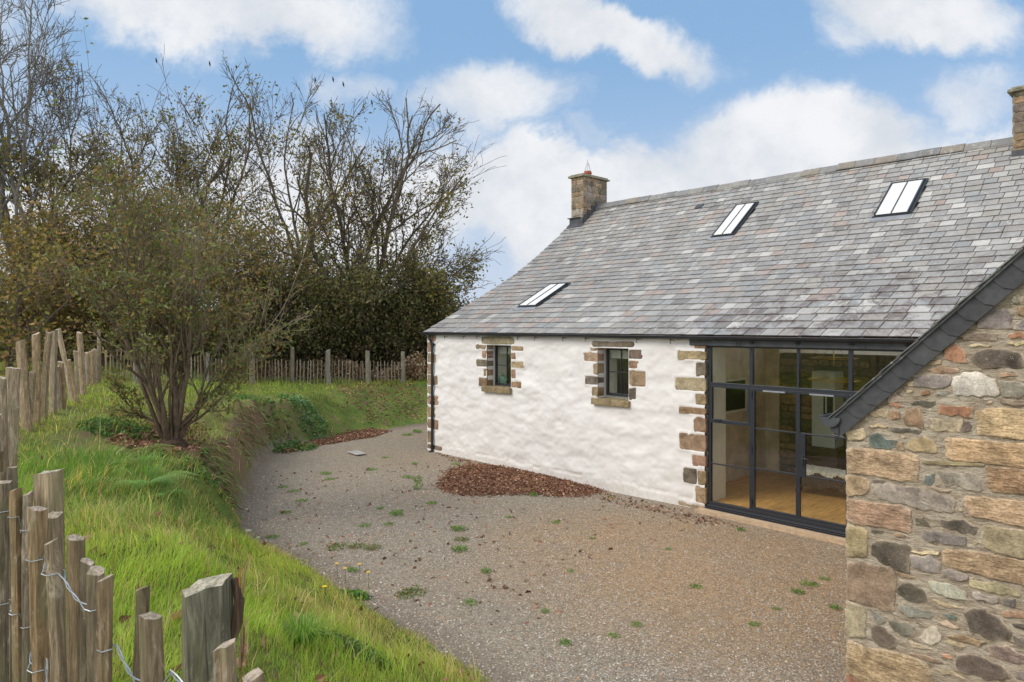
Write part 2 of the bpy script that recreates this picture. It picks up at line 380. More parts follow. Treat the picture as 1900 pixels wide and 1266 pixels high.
# ------------------------------------------------------------------ terrain
TOE = np.array([(30, -11), (20, -8.6), (14, -7.7), (11.7, -7.4), (10.07, -6.8), (8.8, -6.7), (7, -6.62), (5.7, -6.5), (4.6, -6.62), (3.6, -6.62), (2.5, -6.15), (1.46, -5.5),
                (-.97, -4.36), (-3.2, -2.75), (-3.7, -1.1), (-4.0, .8), (-4.2, 3.2), (-4.4, 8), (-4.5, 60)], float)
TW = np.array([3, 3, 3, 3, 2.8, 2.6, 2.3, 2.1, 1.6, 1.0, .55, .42, .50, .8, 1.1, 2.2, 2.7, 3, 3])
TH = np.array([1.5, 1.5, 1.5, 1.4, 1.3, 1.3, 1.25, 1.2, 1.2, 1.2, 1.25, 1.3, 1.35, 1.3, 1.15, 1.1, 1.08, 1.05, 1.0])
TR = np.array([.12, .12, .12, .12, .12, .14, .16, .16, .16, .15, .15, .15, .12, .08, .05, .03, .02, .0, .0])
def toe(x, y):
    x = np.atleast_1d(np.asarray(x, float)); y = np.atleast_1d(np.asarray(y, float))
    best = np.full(x.shape, 1e9); sg = np.zeros(x.shape); par = np.zeros(x.shape)
    for i in range(len(TOE) - 1):
        a, b = TOE[i], TOE[i + 1]; ab = b - a; L = ab @ ab
        t = np.clip(((x - a[0]) * ab[0] + (y - a[1]) * ab[1]) / L, 0, 1)
        dx = x - a[0] - t * ab[0]; dy = y - a[1] - t * ab[1]; d = np.hypot(dx, dy)
        m = d < best; best = np.where(m, d, best); par = np.where(m, i + t, par)
        sg = np.where(m, np.sign(-(ab[0] * dy - ab[1] * dx)), sg)   # bank lies to the right of the walk west
    sg = -sg
    return best * np.where(sg == 0, 1, sg), par
# orientation: walking from east to west, the bank (south) is on the left
def terrain(x, y, full=False):
    x = np.asarray(x, float); y = np.asarray(y, float)
    d, par = toe(x, y); idx = np.arange(len(TOE))
    wob = vnoise(x, y, .8, 3) * .16 + vnoise(x, y, 2.3, 5) * .07
    de = d + wob * np.clip(d * 2, 0, 1)
    W = np.interp(par, idx, TW); H = np.interp(par, idx, TH); RR = np.interp(par, idx, TR)
    q = np.clip(de / W, 0, 1); S = np.where(W < 1.3, np.sin(q * math.pi / 2) ** .8, q * q * (3 - 2 * q) * .55 + q * .45)
    z = H * S + np.minimum(RR * np.maximum(de - W, 0), .6)
    lump = (vnoise(x, y, 1.1, 1) * .08 + vnoise(x, y, 3.1, 2) * .05) * np.clip(d, 0, 1)
    scl = np.clip((1.5 - W) / .6, 0, 1) * np.clip(de * 3, 0, 1) * np.clip(2.2 - de, 0, 1)
    z = z + (vnoise(x, y, 2.2, 21) * .20 + vnoise(x, y, 5.5, 22) * .10) * scl + lump + vnoise(x, y, .5, 9) * .02 * np.clip(-d, 0, 1)
    far = np.clip((np.hypot(x - 3, y + 2) - 25) / 60, 0, 1)
    z = z * (1 - far) + far * .9
    if full:
        sc = np.clip((1.2 - W) / .5, 0, 1) * np.clip(q * 6, 0, 1) * np.clip((1.05 - q) * 6, 0, 1)
        return z, d, sc
    return z
if toe([5.], [-9.])[0][0] < 0:                       # make sure d > 0 on the bank
    _t = toe
    def toe(x, y):
        d, p = _t(x, y); return -d, p
def gz(x, y): return float(terrain([x], [y])[0])
def on_ground(px, py):
    r = ray(px, py); t = np.concatenate([np.arange(.6, 12, .03), np.arange(12, 60, .1)]); P = CAM + np.outer(t, r)
    h = terrain(P[:, 0], P[:, 1]); m = np.where(P[:, 2] < h)[0]
    if not len(m): return P[-1]
    a, b = P[max(m[0] - 1, 0)], P[m[0]]
    for _ in range(12):
        c = (a + b) / 2
        if c[2] < gz(c[0], c[1]): b = c
        else: a = c
    return (a + b) / 2

def axis(lo, hi, st, far):
    a = list(np.arange(lo, hi + 1e-6, st)); g = st
    l = [lo]; 
    while l[-1] > -far: g *= 1.35; l.append(l[-1] - g)
    g = st; r = [hi]
    while r[-1] < far: g *= 1.35; r.append(r[-1] + g)
    return np.array(l[:0:-1] + a + r[1:])
ax = axis(-13, 18, .11, 900); ay = axis(-14, 9, .11, 900)
GX, GY = np.meshgrid(ax, ay, indexing='ij')
Z, DD, SC = terrain(GX.ravel(), GY.ravel(), True)
NX, NY = GX.shape
I = np.arange(NX * NY).reshape(NX, NY)
Q = np.stack([I[:-1, :-1], I[1:, :-1], I[1:, 1:], I[:-1, 1:]], -1).reshape(-1, 4)
V = np.stack([GX.ravel(), GY.ravel(), Z], 1)
dq = DD[Q].mean(1)
WARM = np.clip(1 - np.hypot((V[:, 0] - 10) / 4.5, (V[:, 1] + 2.6) / 3.2), 0, 1) * 1.6
def part_ground(name, sel, label):
    q = Q[sel]; u_, inv = np.unique(q, return_inverse=True)
    o = mesh_np(name, V[u_], inv.reshape(-1, 4), M('ground'), fattr={'dist': DD[u_], 'scarp': SC[u_], 'warm': WARM[u_]}, smooth=True)
    tag(o, label, 'ground', kind='structure'); return o
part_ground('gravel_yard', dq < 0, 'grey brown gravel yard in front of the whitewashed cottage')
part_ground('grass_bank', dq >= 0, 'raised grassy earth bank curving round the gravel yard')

# ------------------------------------------------------------------ the cottage
cottage = empty('cottage', (4, 3, 0), 'long slate roofed stone cottage with whitewashed wall and rubble gable wing', 'cottage')
PROF = [(-.085, 3.165), (.06, 3.235), (1.15, 3.765), (2.04, 4.22), (2.99, 4.69), (4.16, 5.41), (5.08, 6.06), (5.78, 6.62), (6.6, 7.28)]
PY = np.array([p[0] for p in PROF]); PZ = np.array([p[1] for p in PROF])
PS = np.concatenate([[0], np.cumsum(np.hypot(np.diff(PY), np.diff(PZ)))])
ys = np.linspace(PS[0], PS[-1], 60)                     # smooth the profile
_y = np.interp(ys, PS, PY); _z = np.interp(ys, PS, PZ)
for _ in range(6): _z[1:-1] = (_z[:-2] + 2 * _z[1:-1] + _z[2:]) / 4; _y[1:-1] = (_y[:-2] + 2 * _y[1:-1] + _y[2:]) / 4
SLEN = ys[-1]
def roof_pt(s): return np.interp(s, ys, _y), np.interp(s, ys, _z)
def roof_frame(s):
    y0, z0 = roof_pt(max(s - .05, 0)); y1, z1 = roof_pt(min(s + .05, SLEN)); l = math.hypot(y1 - y0, z1 - z0)
    y, z = roof_pt(s); return y, z, (y1 - y0) / l, (z1 - z0) / l
def rp(x, s, h=0):
    y, z, ty, tz = roof_frame(s); return (x, y - tz * h, z + ty * h)
def z_on_roof(y): return float(np.interp(y, _y, _z))
def s_at_y(y): return float(np.interp(y, _y, ys))

# slates -----------------------------------------------------------
RX0, RX1 = -.13, 13.4
sky_rects = [(2.22, 2.86, s_at_y(1.24), s_at_y(2.42)), (5.94, 6.49, s_at_y(4.35), s_at_y(5.58)), (9.65, 10.32, s_at_y(4.46), s_at_y(5.58))]
cr = random.Random(5)
def slate_col(x, s):
    r = cr.random(); k = cr.uniform(.91, 1.09); patch = mn.noise(Vector((x * .35, s * .35, 3))); rt = min(1, max(0, (x - 1) / 7))
    if r < (.015 + .05 * rt) + .07 * patch: b = (.47, .455, .425)
    elif r < .11 + .10 * rt: b = (.385, .372, .35)
    elif r < .16 + .10 * rt + .05 * (s < 3.5) * (x < 9): b = (.35, .285, .25)
    elif r < .38: b = (.325, .30, .27)
    elif r < .48: b = (.285, .29, .285)
    elif r < .52: b = (.215, .205, .195)
    else: b = (.305, .293, .28)
    k *= .90 + .12 * rt
    return tuple(k * q for q in b)
mb = MB(); s = -.012; ci = 0
while s < SLEN - .04:
    g = .285 - .080 * (s / SLEN); wd = .30 - .05 * (s / SLEN)
    x = RX0 - (wd / 2 if ci % 2 else 0) + cr.uniform(-.05, .05)
    e = min(s + g + .05, SLEN + .02)
    while x < RX1:
        wj = wd * cr.choice([.7, .9, 1, 1, 1.05, 1.15, 1.25]); xa, xb = max(x, RX0), min(x + wj, RX1); x += wj
        xm, sm = (xa + xb) / 2, s + g / 2
        for a, b, c_, d_ in sky_rects:
            if c_ - .06 < sm < d_ + .04 and xb > a - .01 and xa < b + .04:
                if xa < a - .05: xb = a - .01
                elif xb > b + .08: xa = b + .04
                else: xb = xa
        if xb - xa < .04: continue
        stn = max(0, min(1, (xm - 6.2) / 3.5)) * max(0, 1 - s / 4.6) * 1.35 + .15 * (mn.noise(Vector((xm * .8, s * .8, 0))) > .1)
        stn = min(1, stn)
        sj = cr.uniform(-.008, .008); h1 = .024 + cr.uniform(0, .008); h0 = .003
        th = .011; ga = .006
        vs = [rp(xa + ga, s + sj, h1 - th), rp(xb - ga, s + sj, h1 - th), rp(xb - ga, e, h0), rp(xa + ga, e, h0),
              rp(xa + ga, s + sj, h1), rp(xb - ga, s + sj, h1), rp(xb - ga, e, h0 + .002), rp(xa + ga, e, h0 + .002)]
        mb.add(vs, [(4, 5, 6, 7), (0, 1, 5, 4), (1, 2, 6, 5), (0, 4, 7, 3)], col=slate_col(xm, s), tool=stn)
    s += g; ci += 1
slates_front = mb
# roof deck (solid, under the slates) and the rear slope
mb = MB(); N = 30; xs_cut = [RX0 + .01, RX1]
holes = sky_rects
S_ = sorted(set([0.02] + [q for h in holes for q in h[2:4]] + list(np.linspace(.02, SLEN, 26)))); X_ = sorted(set([RX0 + .01, RX1] + [q for h in holes for q in h[:2]]))
for i in range(len(S_) - 1):
    for j in range(len(X_) - 1):
        xm, sm = (X_[j] + X_[j + 1]) / 2, (S_[i] + S_[i + 1]) / 2
        if any(a < xm < b and c_ < sm < d_ for a, b, c_, d_ in holes): continue
        mb.add([rp(X_[j], S_[i], -.01), rp(X_[j + 1], S_[i], -.01), rp(X_[j + 1], S_[i + 1], -.01), rp(X_[j], S_[i + 1], -.01)], [(0, 1, 2, 3)], col=(.05, .05, .05))
for a, b in zip(S_[:-1], S_[1:]):                        # verge edge thickness at the left gable
    pa, pb = rp(RX0 + .01, a, -.01), rp(RX0 + .01, b, -.01)
    mb.add([pa, pb, (pb[0], pb[1], pb[2] - .09), (pa[0], pa[1], pa[2] - .09)], [(0, 1, 2, 3)], col=(.05, .05, .05))
zr_ = lambda y: 7.28 - (y - 6.6) * (3.88 / 5.4)
for xa, xb, ya, yb in ((RX0, 1.0, 6.6, 12.0), (7.2, 8.0, 6.6, 12.0), (12.4, RX1, 6.6, 12.0), (1.0, 7.2, 6.6, 7.1), (1.0, 7.2, 10.6, 12.0), (8.0, 12.4, 6.6, 7.1), (8.0, 12.4, 10.6, 12.0)):   # rear slope, with unseen openings added to let light into the rooms
    mb.add([(xa, ya, zr_(ya)), (xb, ya, zr_(ya)), (xb, yb, zr_(yb)), (xa, yb, zr_(yb))], [(0, 1, 2, 3)], col=(.3, .3, .3))
roof = mb.build('roof', M('slate'), cottage)
slates_front.build('slate_covering', M('slate'), roof)
m_ = MB(); m_.add([(8.0, 7.1, zr_(7.1)), (12.4, 7.1, zr_(7.1)), (12.4, 10.6, zr_(10.6)), (8.0, 10.6, zr_(10.6))], [(0, 1, 2, 3)]); m_.build('added_light_opening', M('glass'), roof)  # unseen panes over the openings added for indoor light, here and below
m_ = MB(); m_.add([(1.0, 7.1, zr_(7.1)), (7.2, 7.1, zr_(7.1)), (7.2, 10.6, zr_(10.6)), (1.0, 10.6, zr_(10.6))], [(0, 1, 2, 3)]); m_.build('added_light_opening', M('glass'), roof)
# ridge
mb = MB(); x = RX0
while x < RX1:
    L = rnd.uniform(.42, .5); dz = rnd.uniform(-.012, .015) + .02 * math.sin(x * .9); t = rnd.uniform(-.008, .008)
    sec = [(-.20, -.115), (-.13, -.02), (-.05, .045), (.05, .045), (.13, -.02), (.20, -.14)]
    sec2 = [(a, b - .03) for a, b in sec]
    vs = [(xx, 6.6 + a, 7.31 + b + dz + (t if xx > x else 0)) for xx in (x + .004, x + L - .004) for a, b in sec + sec2[::-1]]
    k = 12; fs = [(i, (i + 1) % k, k + (i + 1) % k, k + i) for i in range(k)] + [tuple(range(k))[::-1], tuple(range(k, 2 * k))]
    c0 = rnd.choice([(.22, .22, .215), (.18, .18, .18), (.25, .24, .22), (.24, .21, .17)])
    mb.add(vs, fs, col=c0, tool=.2); x += L
mb.build('ridge_tiles', M('slate'), roof)

# stone patches ----------------------------------------------------
STY = dict(QB=((.32, .25, .17), .2), S=((.49, .345, .21), .85), S2=((.48, .31, .16), .8), T=((.52, .41, .27), .2), G=((.25, .222, .185), 0.), D=((.125, .102, .080), 0.), N=((.135, .16, .135), 0.), B=((.36, .245, .145), 0.), Rb=((.35, .185, .11), 0.),
           W=((.60, .53, .44), 0.), L=((.38, .325, .25), 0.), P=((.29, .225, .175), .3), GS=((.36, .30, .20), .15), SD=((.37, .25, .14), 1.), Q=((.29, .20, .125), .25), QD=((.19, .15, .112), .2), QL=((.37, .265, .165), .3), O=((.34, .262, .168), .2))
def smooth_poly(pts, n_=26, rnd_amt=.3):
    P = [np.array(p, float) for p in pts]
    for _ in range(2 if rnd_amt > .2 else 1):            # corner cutting
        Qn = []
        for i in range(len(P)):
            a, b = P[i], P[(i + 1) % len(P)]; k = rnd_amt * .6
            Qn += [a * (1 - k) + b * k, a * k + b * (1 - k)]
        P = Qn
    P.append(P[0]); L = np.concatenate([[0], np.cumsum([np.linalg.norm(P[i + 1] - P[i]) for i in range(len(P) - 1)])])
    t = np.linspace(0, L[-1], n_ + 1)[:-1]; A = np.array(P)
    return np.stack([np.interp(t, L, A[:, 0]), np.interp(t, L, A[:, 1])], 1)
def stone(mb, pts, fn, style='S', bulge=.02, rough=.005, n_=26, corner=.3, skirt=0.02, seed=None, wob=.006, smear=None):
    """pts: outline in wall coordinates; fn(u, v, d) -> xyz, d towards the viewer"""
    base, tool = STY[style]; sd_ = rnd.uniform(0, 99) if seed is None else seed
    P = smooth_poly(pts, n_, corner); c = P.mean(0); k = rnd.uniform(.82, 1.18); col = tuple(k * q * rnd.uniform(.94, 1.06) for q in base)
    P = P + np.array([[mn.noise(Vector((p[0] * 18, p[1] * 18, sd_))), mn.noise(Vector((p[0] * 18, p[1] * 18, sd_ + 5)))] for p in P]) * wob
    rings = [(1., -skirt), (1., 0.), (.975, bulge * .55), (.90, bulge * .9), (.72, bulge), (.42, bulge * 1.02)]
    size = np.sqrt(max(1e-6, (np.ptp(P[:, 0]) * np.ptp(P[:, 1])))); vs = []
    for r, h in rings:
        for p in P:
            # shrink inwards by a distance rather than a ratio so long stones keep flat faces
            dvec = p - c; L = np.linalg.norm(dvec) + 1e-9
            q = c + dvec * r
            hh = h + (mn.noise(Vector((q[0] * 9, q[1] * 9, sd_))) * rough * 1.6 + mn.noise(Vector((q[0] * 30, q[1] * 30, sd_))) * rough * .25) * (h > 0)
            vs.append(fn(q[0], q[1], hh))
    vs.append(fn(c[0], c[1], bulge)); m = len(P)
    if smear is not None:
        cl_ = []
        for ri, (r, h) in enumerate(rings):
            for p in P:
                e = (1., 1., .62, .18, 0., 0.)[ri] * (.55 + .9 * mn.noise(Vector((p[0] * 11, p[1] * 11, sd_ + 9)))); e = max(0, min(1, e)); cl_.append(tuple(a * (1 - e) + b * e for a, b in zip(col, smear)))
        col = cl_ + [col]
    fs = [(i * m + j, i * m + (j + 1) % m, (i + 1) * m + (j + 1) % m, (i + 1) * m + j) for i in range(len(rings) - 1) for j in range(m)]
    fs += [((len(rings) - 1) * m + j, (len(rings) - 1) * m + (j + 1) % m, len(rings) * m) for j in range(m)]
    mb.add(vs, fs, col=col, tool=tool)

# whitewashed wall -------------------------------------------------
W1 = (2.385, 3.235, 1.80, 2.885); W2 = (5.815, 6.60, 1.80, 2.89); GL = (8.30, 12.6)
GX0 = 8.30
def white_wall(x0, x1, z0, z1, step, holes):
    xs = sorted(set(list(np.arange(x0, x1, step)) + [x1] + [h[i] for h in holes for i in (0, 1)])); zs = sorted(set(list(np.arange(z0, z1, step)) + [z1] + [h[i] for h in holes for i in (2, 3)]))
    idx = {}; vs = []; fs = []
    def vid(i, j):
        if (i, j) not in idx:
            x, z = xs[i], zs[j]
            a = 1.
            for h in holes:
                dx = max(h[0] - x, x - h[1], 0); dz = max(h[2] - z, z - h[3], 0); a = min(a, math.hypot(dx, dz) / .06)
            a = min(a, 1.)
            d = .021 * fbm(x * .8, z * 1.7, 0, 1.5, 2) + .019 * fbm(x * .8 + z * .5, z * 1.4 - x * .3, 4, 4.6, 2) * .8 + .0025 * fbm(x, z, 8, 17, 2)
            zl = .20 + .02 * math.sin(x * 1.3) + .015 * fbm(x, 0, 0, 3, 2)
            if z < zl: d = d * .3 + .014 if z < zl - .02 else d * .5 - .012
            idx[(i, j)] = len(vs); vs.append((x, -.022 - (d * (.3 + .7 * a)), z))
        return idx[(i, j)]
    for i in range(len(xs) - 1):
        for j in range(len(zs) - 1):
            xm, zm = (xs[i] + xs[i + 1]) / 2, (zs[j] + zs[j + 1]) / 2
            if any(h[0] < xm < h[1] and h[2] < zm < h[3] for h in holes): continue
            fs.append((vid(i, j), vid(i + 1, j), vid(i + 1, j + 1), vid(i, j + 1)))
    return vs, fs
vs, fs = white_wall(0., 8.28, -.35, 3.2, .032, [W1, W2])
wall = MB(); wall.add(vs, fs)
wall_o = wall.build('white_wall', M('render_white'), cottage, smooth=True)
# plain body behind it: left gable, rear wall, wall thickness round the openings
mb = MB()
gv = [(0.005, y_ if y_ > 0 else 0, z_ - .12) for y_, z_ in zip(_y[::4], _z[::4])]
mb.add([(0.005, -.0, -.4)] + gv + [(0.005, 6.6, 7.15), (0.005, 11.8, 3.3), (0.005, 11.8, -.4)], [tuple(range(len(gv) + 4))])
mb.box(.02, 13.2, 11.55, 11.8, -.4, 3.35)
for W_ in (W1, W2):
    x0, x1, z0, z1 = W_
    mb.box(x0 - .25, x0 - .002, .002, .5, z0 - .02, z1 + .02); mb.box(x1 + .002, x1 + .25, .002, .5, z0 - .02, z1 + .02)
    mb.box(x0 - .24, x1 + .24, .003, .5, z1 + .002, z1 + .2); mb.box(x0 - .24, x1 + .24, .003, .5, z0 - .2, z0 - .002)
mb.build('wall_core', M('render_white'), wall_o)

fwall = lambda u, v, d: (u, -.024 - d, v)
def cr5(x, y): return (780 + x / 3.164, 560 + y / 3.164)
STR = []
def rect_px(mb, a, b, style, right=None, left=None, skirt=.03, bulge=.012, corner=.15, j=.014):
    p = ony(*cr5(*a), 0); q = ony(*cr5(*b), 0)
    x0, x1, z0, z1 = p[0], q[0], q[2], p[2]
    if right is not None: x1 = right
    if left is not None: x0 = left
    u = lambda: rnd.uniform(-j, j); STR.append((x0, x1, z0, z1))
    pts = [(x0 + u(), z0 + u()), ((x0 + x1) / 2, z0 + u()), (x1 + (0 if right is not None else u()), z0 + u()), (x1 + (0 if right is not None else u()), z1 + u()), ((x0 + x1) / 2, z1 + u()), (x0 + (0 if left is not None else u()), z1 + u())]
    stone(mb, pts, fwall, style, bulge=bulge, corner=corner, skirt=skirt, wob=.007, rough=.004)
mb = MB()
for a, b, st in [((47, 195), (97, 235), 'Q'), ((47, 237), (75, 297), 'Q'), ((45, 303), (100, 358), 'Q'), ((45, 362), (72, 428), 'Q'), ((42, 430), (107, 492), 'Q'), ((45, 492), (75, 545), 'QL'), ((45, 548), (110, 610), 'Q'), ((43, 613), (92, 682), 'QL'), ((43, 684), (113, 752), 'Q'), ((45, 755), (75, 830), 'Q'), ((45, 833), (132, 878), 'QD')]:
    rect_px(mb, a, b, st, left=-.01, skirt=.25)
mb.build('corner_stones', M('stone'), wall_o, smooth=False)
mb = MB()
for a, b, st in [((1510, 200), (1610, 222), 'O'), ((1610, 240), (1683, 278), 'Q'), ((1513, 283), (1683, 347), 'QL'), ((1620, 352), (1683, 440), 'QD'), ((1497, 437), (1683, 530), 'O'), ((1618, 537), (1683, 608), 'Q'), ((1520, 608), (1683, 668), 'Q'), ((1608, 675), (1683, 773), 'Q'), ((1522, 765), (1683, 885), 'Q'), ((1597, 890), (1683, 972), 'Q'), ((1545, 965), (1630, 1070), 'QD'), ((1632, 985), (1683, 1078), 'Q'), ((1620, 1078), (1683, 1190), 'QL'), ((1515, 1168), (1675, 1225), 'O')]:
    if a == (1545, 965): rect_px(mb, a, b, st, skirt=.1)
    elif a == (1510, 200): rect_px(mb, a, b, st, skirt=.1)
    else: rect_px(mb, a, b, st, right=8.30, skirt=.3)
mb.build('opening_stones', M('stone'), wall_o)

def window(W_, left, right, lintel, sill, inner):
    x0, x1, z0, z1 = W_
    root = MB(); yf = .21
    fw = .045; f0, f1 = x0 + .035, x1 - .0; zb = z0 + .10
    root.box(f0, f0 + fw, yf, yf + .05, zb, z1); root.box(f1 - fw, f1, yf, yf + .05, zb, z1)
    root.box(f0 + fw, f1 - fw, yf, yf + .05, z1 - fw, z1); root.box(f0 + fw, f1 - fw, yf, yf + .05, zb, zb + fw + .01)
    xm = (f0 + f1) / 2; zm = zb + (z1 - zb) * .50
    root.box(xm - .009, xm + .009, yf + .008, yf + .04, zb + fw, z1 - fw); root.box(f0 + fw, f1 - fw, yf + .01, yf + .038, zm - .009, zm + .009)
    root.box(f0 + fw * .6, f0 + fw + .012, yf - .012, yf + .004, zb + fw, z1 - fw)
    wo_ = root.build('window', M('frame_metal'), cottage, bevel=.003)
    g = MB(); g.box(f0 + fw - .005, f1 - fw + .005, yf + .02, yf + .026, zb + fw - .005, z1 - fw + .005); g.build('pane', M('glass'), wo_)
    st = MB()
    for a, b, s_ in left: rect_px(st, a, b, s_, right=x0, skirt=.20)
    st.build('jamb_stones', M('stone'), wo_); st = MB()
    for a, b, s_ in right: rect_px(st, a, b, s_, left=x1, skirt=.20)
    st.build('jamb_stones', M('stone'), wo_)
    lt = MB(); a, b, s_ = lintel; rect_px(lt, a, b, s_, skirt=.23, bulge=.024, corner=.12); lt.build('lintel', M('stone'), wo_)
    si = MB(); a, b, s_ = sill; p = ony(*cr5(*a), 0); q = ony(*cr5(*b), 0)
    X0, X1, Z0, Z1 = p[0], q[0], q[2] , p[2]
    si.box(X0, X1, -.10, .24, Z0 + .01, Z1 + .045, jit=.006, col=(.27, .21, .12), tool=.1); si.build('sill', M('stone'), wo_, bevel=.012)
    bl = MB(); bl.box(f0 + fw, f1 - fw, yf + .09, yf + .10, z1 - .22, z1 - .01); bl.build('roller_blind', M('blind'), wo_)
    iv = MB(); iv.box(x0 - .1, x0 + .02, yf + .07, .60, zb - .05, z1 + .05); iv.box(x0 + .02, x1 + .3, yf + .07, .62, zb - .1, zb + .01); iv.build('inner_reveal', M('plaster_pale'), wo_)
    return wo_
window(W1, [((330, 250), (396, 280), 'QL'), ((368, 285), (396, 332), 'Q'), ((333, 338), (396, 385), 'QD'), ((377, 392), (396, 437), 'Q'), ((347, 442), (396, 498), 'Q')],
       [((540, 258), (612, 292), 'QL'), ((540, 300), (567, 338), 'Q'), ((540, 348), (613, 390), 'QL'), ((540, 396), (565, 455), 'Q'), ((540, 466), (600, 508), 'Q')],
       ((362, 203), (558, 252), 'GS'), ((375, 502), (543, 545), 'O'), 0)
window(W2, [((1003, 268), (1046, 291), 'QL'), ((962, 295), (1046, 353), 'QL'), ((1018, 360), (1046, 430), 'QL'), ((970, 430), (1046, 490), 'QD'), ((1013, 495), (1046, 558), 'QL')],
       [((1230, 278), (1308, 338), 'QD'), ((1230, 345), (1285, 392), 'Q'), ((1230, 400), (1330, 498), 'QL'), ((1237, 503), (1272, 580), 'QD')],
       ((1008, 230), (1265, 270), 'QD'), ((1018, 575), (1240, 625), 'O'), 0)

# bed the dressed stones: the render lies just behind their faces and laps over their edges
for v_ in wall_o.data.vertices:
    x, y, z = v_.co.x + cottage.location.x, v_.co.y + cottage.location.y, v_.co.z; dmin = 9
    for a, b, c_, d_ in STR:
        dx = max(a - x, x - b); dz = max(c_ - z, z - d_); d = max(dx, dz) if max(dx, dz) < 0 else math.hypot(max(dx, 0), max(dz, 0)); dmin = min(dmin, d)
    lap = -.012 + .02 * mn.noise(Vector((x * 9, z * 9, 3)))
    if dmin < .07:
        q = 0 if dmin < lap else min(1, (dmin - lap) / (.07 - lap)); tgt = -.014 if dmin < lap else -.040
        q2 = 0 if dmin < lap else min(1., q * 1.4); v_.co.y = (tgt * (1 - q2) + y * q2) - cottage.location.y
# gutter, brackets, downpipe, lead-faced beam ----------------------
def half_round(mb, p0, p1, r, up=(0, 0, 1), n_=10, th=.006):
    p0, p1 = np.array(p0, float), np.array(p1, float); t = (p1 - p0) / np.linalg.norm(p1 - p0); sd_ = np.cross(t, up)
    prof = [(math.cos(a) * r, -math.sin(a) * r) for a in np.linspace(0, math.pi, n_)] + [(math.cos(a) * (r - th), -math.sin(a) * (r - th)) for a in np.linspace(math.pi, 0, n_)]
    k = len(prof); vs = [p + sd_ * a + np.array(up, float) * b for p in (p0, p1) for a, b in prof]
    fs = [(i, (i + 1) % k, k + (i + 1) % k, k + i) for i in range(k)] + [(i, i + 1, k - 2 - i, k - 1 - i) for i in range(n_ - 1)] + [(k + i, k + i + 1, 2 * k - 2 - i, 2 * k - 1 - i) for i in range(n_ - 1)]
    mb.add(vs, fs)
mb = MB(); GY0, GZ0 = -.125, 3.165
half_round(mb, (-.16, GY0, GZ0), (12.5, GY0, GZ0 - .02), .058)
mb.tube([(-.16, GY0 - .058, GZ0), (12.5, GY0 - .058, GZ0 - .02)], .006, 6)
for px in (1240, 1480, 1095, 905, 1595):
    x = ony(px, 618, GY0)[0]; half_round(mb, (x - .03, GY0, GZ0 - .001), (x + .03, GY0, GZ0 - .001), .062)
gut = mb.build('gutter', M('black_metal'), cottage)
brk = [(145, 205), (255, 205), (333, 203), (575, 207), (675, 210), (840, 213), (972, 215), (1273, 220), (1470, 225)]
for bx, by in brk:
    x, _, z = ony(*cr5(bx, by), -.03); m_ = MB()
    m_.tube([(x, -.055, z - .07), (x, -.055, 3.10)], .005, 5); m_.tube([(x - .01, -.058, z), (x + .10, -.045, z - .005)], .005, 5); m_.tube([(x, -.055, z + .01), (x, .01, z + .01)], .006, 5)
    m_.build('gutter_bracket', M('black_metal'), gut)
mb = MB(); X = .26
mb.tube([(X - .07, GY0, 3.11), (X - .07, GY0, 3.04), (X - .03, GY0 + .01, 2.97), (X, -.075, 2.88), (X, -.075, .02)], .034, 12)
for z_ in (2.86, 1.32, .16): mb.lathe((X, -.075, z_), [(.036, -.045), (.046, -.04), (.046, .03), (.036, .035)], 12); mb.box(X - .075, X + .075, -.05, -.03, z_ - .02, z_ + .01)
mb.tube([(X, -.075, .06), (X + .01, -.11, .03), (X + .02, -.16, .015)], .036, 10)
mb.build('downpipe', M('black_metal'), cottage, smooth=False)
mb = MB(); mb.box(7.98, 12.55, -.055, .10, 2.985, 3.155); mb.box(7.98, 8.32, -.06, -.03, 2.99, 3.15)
x = 8.9
while x < 12.4: mb.box(x, x + .012, -.062, -.05, 2.985, 3.155); x += 1.05
bm_ = mb.build('lead_faced_beam', M('lead'), cottage, bevel=.006)
for px in (1395, 1480, 1580, 1685):
    x = ony(px, 632, -.06)[0]; m_ = MB(); m_.tube([(x, -.075, 3.11), (x, -.075, 3.05)], .008, 6); m_.tube([(x - .045, -.075, 3.055), (x + .045, -.075, 3.055)], .009, 6); m_.box(x - .02, x + .02, -.072, -.055, 3.03, 3.09); m_.build('beam_bracket', M('black_metal'), bm_)

# steel glazing ----------------------------------------------------
YG = .04
gx = [8.345, 9.135, 9.945, 10.76, 11.56, 12.36]
ZS, ZT, ZH = .185, 2.30, 2.985      # sill, transom, head
fr_ = MB()
def bar(mb, x0, x1, z0, z1, d0=-.012, d1=.05): mb.box(x0, x1, YG + d0, YG + d1, z0, z1)
bar(fr_, gx[0] - .03, 12.45, ZS - .055, ZS, -.02); bar(fr_, gx[0] - .03, 12.45, ZH - .03, ZH + .02); bar(fr_, gx[0] - .03, gx[0] + .025, ZS, ZH - .03)
bar(fr_, gx[0] + .025, 12.45, ZT - .028, ZT + .028, -.018)
for i, x in enumerate(gx[1:]):
    hw = .03 if i in (0, 2, 4) else .018
    bar(fr_, x - hw, x + hw, ZT + .028, ZH - .03, -.016)
    if i in (0, 2, 4): bar(fr_, x - hw, x + hw, ZS, ZT - .028, -.016)
